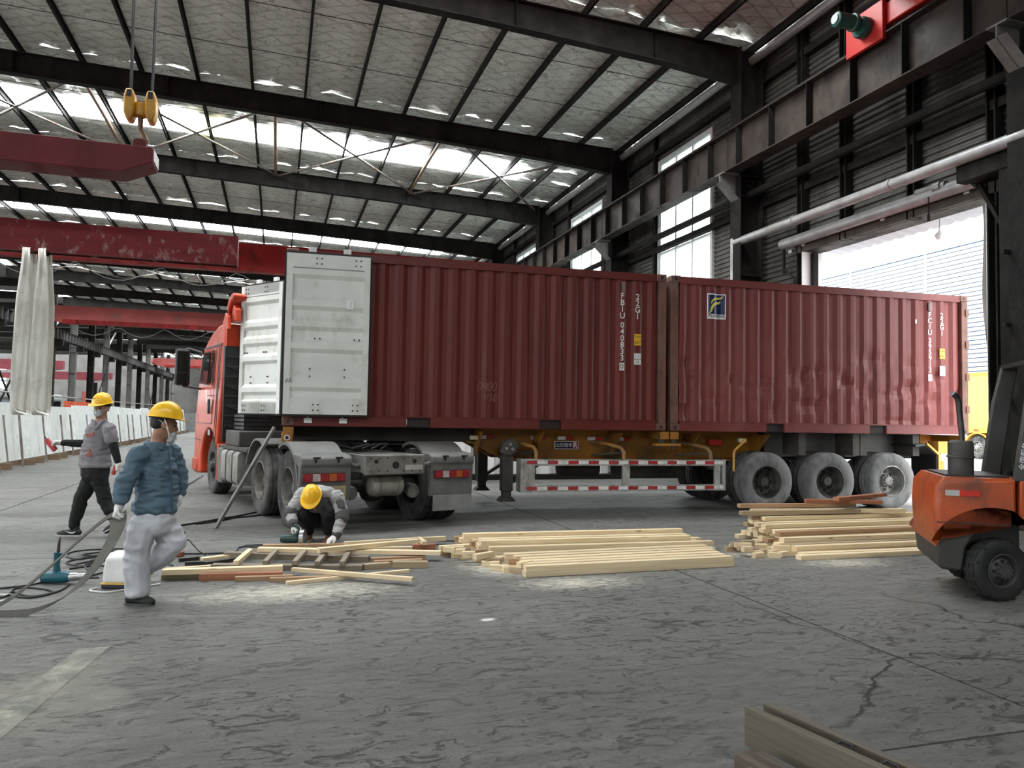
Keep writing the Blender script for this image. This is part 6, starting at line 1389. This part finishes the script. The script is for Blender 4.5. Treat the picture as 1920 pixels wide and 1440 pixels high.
for k, pts in (('R', (((.03, .05, 1.19), .052), (A['R'][1], .050), ((-.10, -.01, 1.12), .044), (A['R'][2], .036))), ('L', (((.40, -.12, 1.20), .056), (A['L'][1], .050), (A['L'][2], .038)))):
    blob('undershirt_sleeve', [chain(*pts)], BLKC, p2, .009, 2, .004, (12, 12, 20))
blob('trousers', [chain(((.16, 0, .84), (.160, .128, .04)), ((.16, 0, .74), (.165, .140, .09))), chain(((.105, .045, .72), .100), ((.0, .0, .45), .080), ((-.04, 0, .28), .075), ((-.07, 0, .125), .060)), chain(((.215, -.03, .72), .100), ((.29, 0, .44), .080), ((.43, 0, .185), .060))], BLKC, p2, .010, 3, .008, (9, 9, 14), 2)
glove(p2, (-.235, -.043, 1.125), (-1, -.15, .02), (.1, -.4, -1), GLV, 1, (60, 70, 45), 1.0, thumb_in=.8)
glove(p2, (.495, -.118, .905), (.05, 0, -1), (-1, .2, 0), GLV, 1, (65, 70, 45), 1.0, thumb_in=.8)
s_ = shoe(p2, (.02, 0, 0), (-.285, .01, 0), BSHOE, SOLE, .048)
MB().tube([(-.02, -.052, .065), (-.05, -.055, .045), (-.09, -.057, .048), (-.15, -.054, .075)], [.002, .009, .007, .001], 6).build('shoe_mark', WHITE, s_)
shoe(p2, (.485, 0, .155), (.285, .0, .035), BSHOE, SOLE, .046, (.4, 0, .9))
blob('hair', [chain((Vector(hc) + F @ Vector((-.022, 0, .045)), (.088, .082, .070)), rot=F)], HAIR, p2, .007, 2)
h2 = helmet(p2, Vector(hc) + F @ Vector((.0, 0, .085)), frame((-.14, -.98, -.12)), HAT)
facemask(p2, hc, F, MASK); eyes(p2, hc, F)
MB().box(-.03, .03, -.002, .002, -.007, .007).build('hat_mark', mat('faded_print', (.28, .17, .02), .6), h2).location = Vector(hc) + F @ Vector((.118, .0, .125))
tg = thing('red_hand_tool', 'red handheld controller in the grey shirt worker\'s outstretched hand', 'tool', (-2.23, 10.38, 0), PA)
RT = mat('tool_red', (.42, .02, .02), .4)
MB().bar((-.40, -.085, 1.165), (-.285, -.085, 1.035), .055, .045, (0, 1, 0)).build('tool_body', RT, tg, bevel=.008)
MB().tube([(-.395, -.085, 1.16), (-.425, -.085, 1.20)], .008, 6).build('tool_stub', BLACK, tg)
tg2 = thing('red_hand_tool', 'small red tool in the grey shirt worker\'s lowered hand', 'tool', (-2.23, 10.38, 0), PA)
MB().bar((.475, -.14, .87), (.455, -.15, .76), .035, .03, (0, 1, 0)).build('tool_body', RT, tg2, bevel=.006)
# --- man crouching over the saw
GJ = mat('work_jacket_grey', (.34, .335, .34), .85, 0, .10, 7, .25, 60); GD = mat('work_jacket_charcoal', (.065, .062, .062), .85, 0, .15, 7)
F = frame((0, -.70, -.72), (0, -.72, .70)); hc = (-.022, -.345, .545)
A = {'R': ((-.205, -.10, .565), (-.305, -.20, .345), (-.235, -.335, .245)), 'L': ((.205, -.10, .545), (.305, -.20, .32), (.275, -.36, .135))}
body = [chain(((0, .17, .25), (.11, .09, .08)), ((0, .08, .46), (.10, .07, .06)), ((0, -.07, .58), (.11, .08, .06)), ((-.01, -.22, .575), .045))]
for k in 'RL': body.append(chain((A[k][0], .05), (A[k][1], .042), (A[k][2], .03)))
body += [chain(((-.10, .13, .25), .085), ((-.17, -.17, .33), .058), ((-.15, .02, .09), .045)), chain(((.10, .13, .25), .085), ((.125, -.20, .36), .058), ((.11, -.06, .10), .045))]
p3 = blob('person', body + head(hc, F, (-.012, -.26, .565)), SKIN2, None, .010, 2)
p3.location = (.55, 9.46, 0); p3.rotation_euler = (0, 0, PA)
tag(p3, 'worker in grey jacket crouching over the saw behind the boards', 'person', 'workers in yellow hard hats')
ja = blob('jacket', [chain(((0, .17, .34), (.175, .13, .08)), ((0, .05, .50), (.185, .15, .10)), ((0, -.07, .585), (.19, .13, .09)), ((-.01, -.19, .60), (.08, .05, .05))), chain((A['R'][0], .082), (A['R'][1], .070), (A['R'][2], .050)), chain((A['L'][0], .082), (A['L'][1], .070), (A['L'][2], .052))], GJ, p3, .009, 3, .010, (9, 9, 20), 7)
blob('jacket_front', [chain(((-.02, -.135, .50), (.15, .055, .07)), ((-.01, -.14, .40), (.14, .05, .05)))], GD, ja, .009, 2, .006)
MB().tube([(-.02, -.20, .50), (-.02, -.205, .45), (-.02, -.20, .38)], .007, 6).build('zip', mat('zip_orange', (.40, .09, .04), .6), ja)
for k in 'RL':
    a, b_, c = [Vector(v) for v in A[k]]; d = (c - b_)
    blob('sleeve_band', [chain((b_ + (a - b_) * .12, .086), (b_ + d * .12, .083))], GD, ja, .008, 1, .004)
    blob('cuff', [chain((b_ + d * .86, .061), (b_ + d * 1.0, .059))], GD, ja, .008, 1)
blob('shoulder_patch', [chain(((.26, -.175, .49), (.055, .045, .05)), ((.285, -.205, .43), (.055, .045, .04)))], GD, ja, .008, 1)
blob('trousers', [chain(((0, .18, .26), (.165, .13, .11))), chain(((-.10, .12, .25), .10), ((-.17, -.16, .34), .085), ((-.15, .02, .12), .065)), chain(((.10, .12, .25), .10), ((.125, -.19, .37), .088), ((.11, -.06, .13), .062))], BLKC, p3, .010, 3, .006)
glove(p3, (-.230, -.345, .24), (.55, -.25, -.45), (.3, .1, -.9), GLV, -1, (60, 70, 45), 1.0, thumb_in=.8)
glove(p3, (.268, -.375, .125), (-.55, -.45, -.45), (0, .1, -1), GLV, 1, (15, 25, 20), 1.0, thumb_in=.3)
shoe(p3, (.11, .03, 0), (.11, -.20, 0), mat('brown_shoe', (.20, .09, .04), .6), SOLE, .046)
shoe(p3, (-.15, .10, 0), (-.16, -.12, 0), mat('brown_shoe', (.20, .09, .04), .6), SOLE, .046)
helmet(p3, Vector(hc) + F @ Vector((.0, 0, .065)), F, HAT)
eyes(p3, hc, F)

bpy.data.scenes.remove(_TMP)
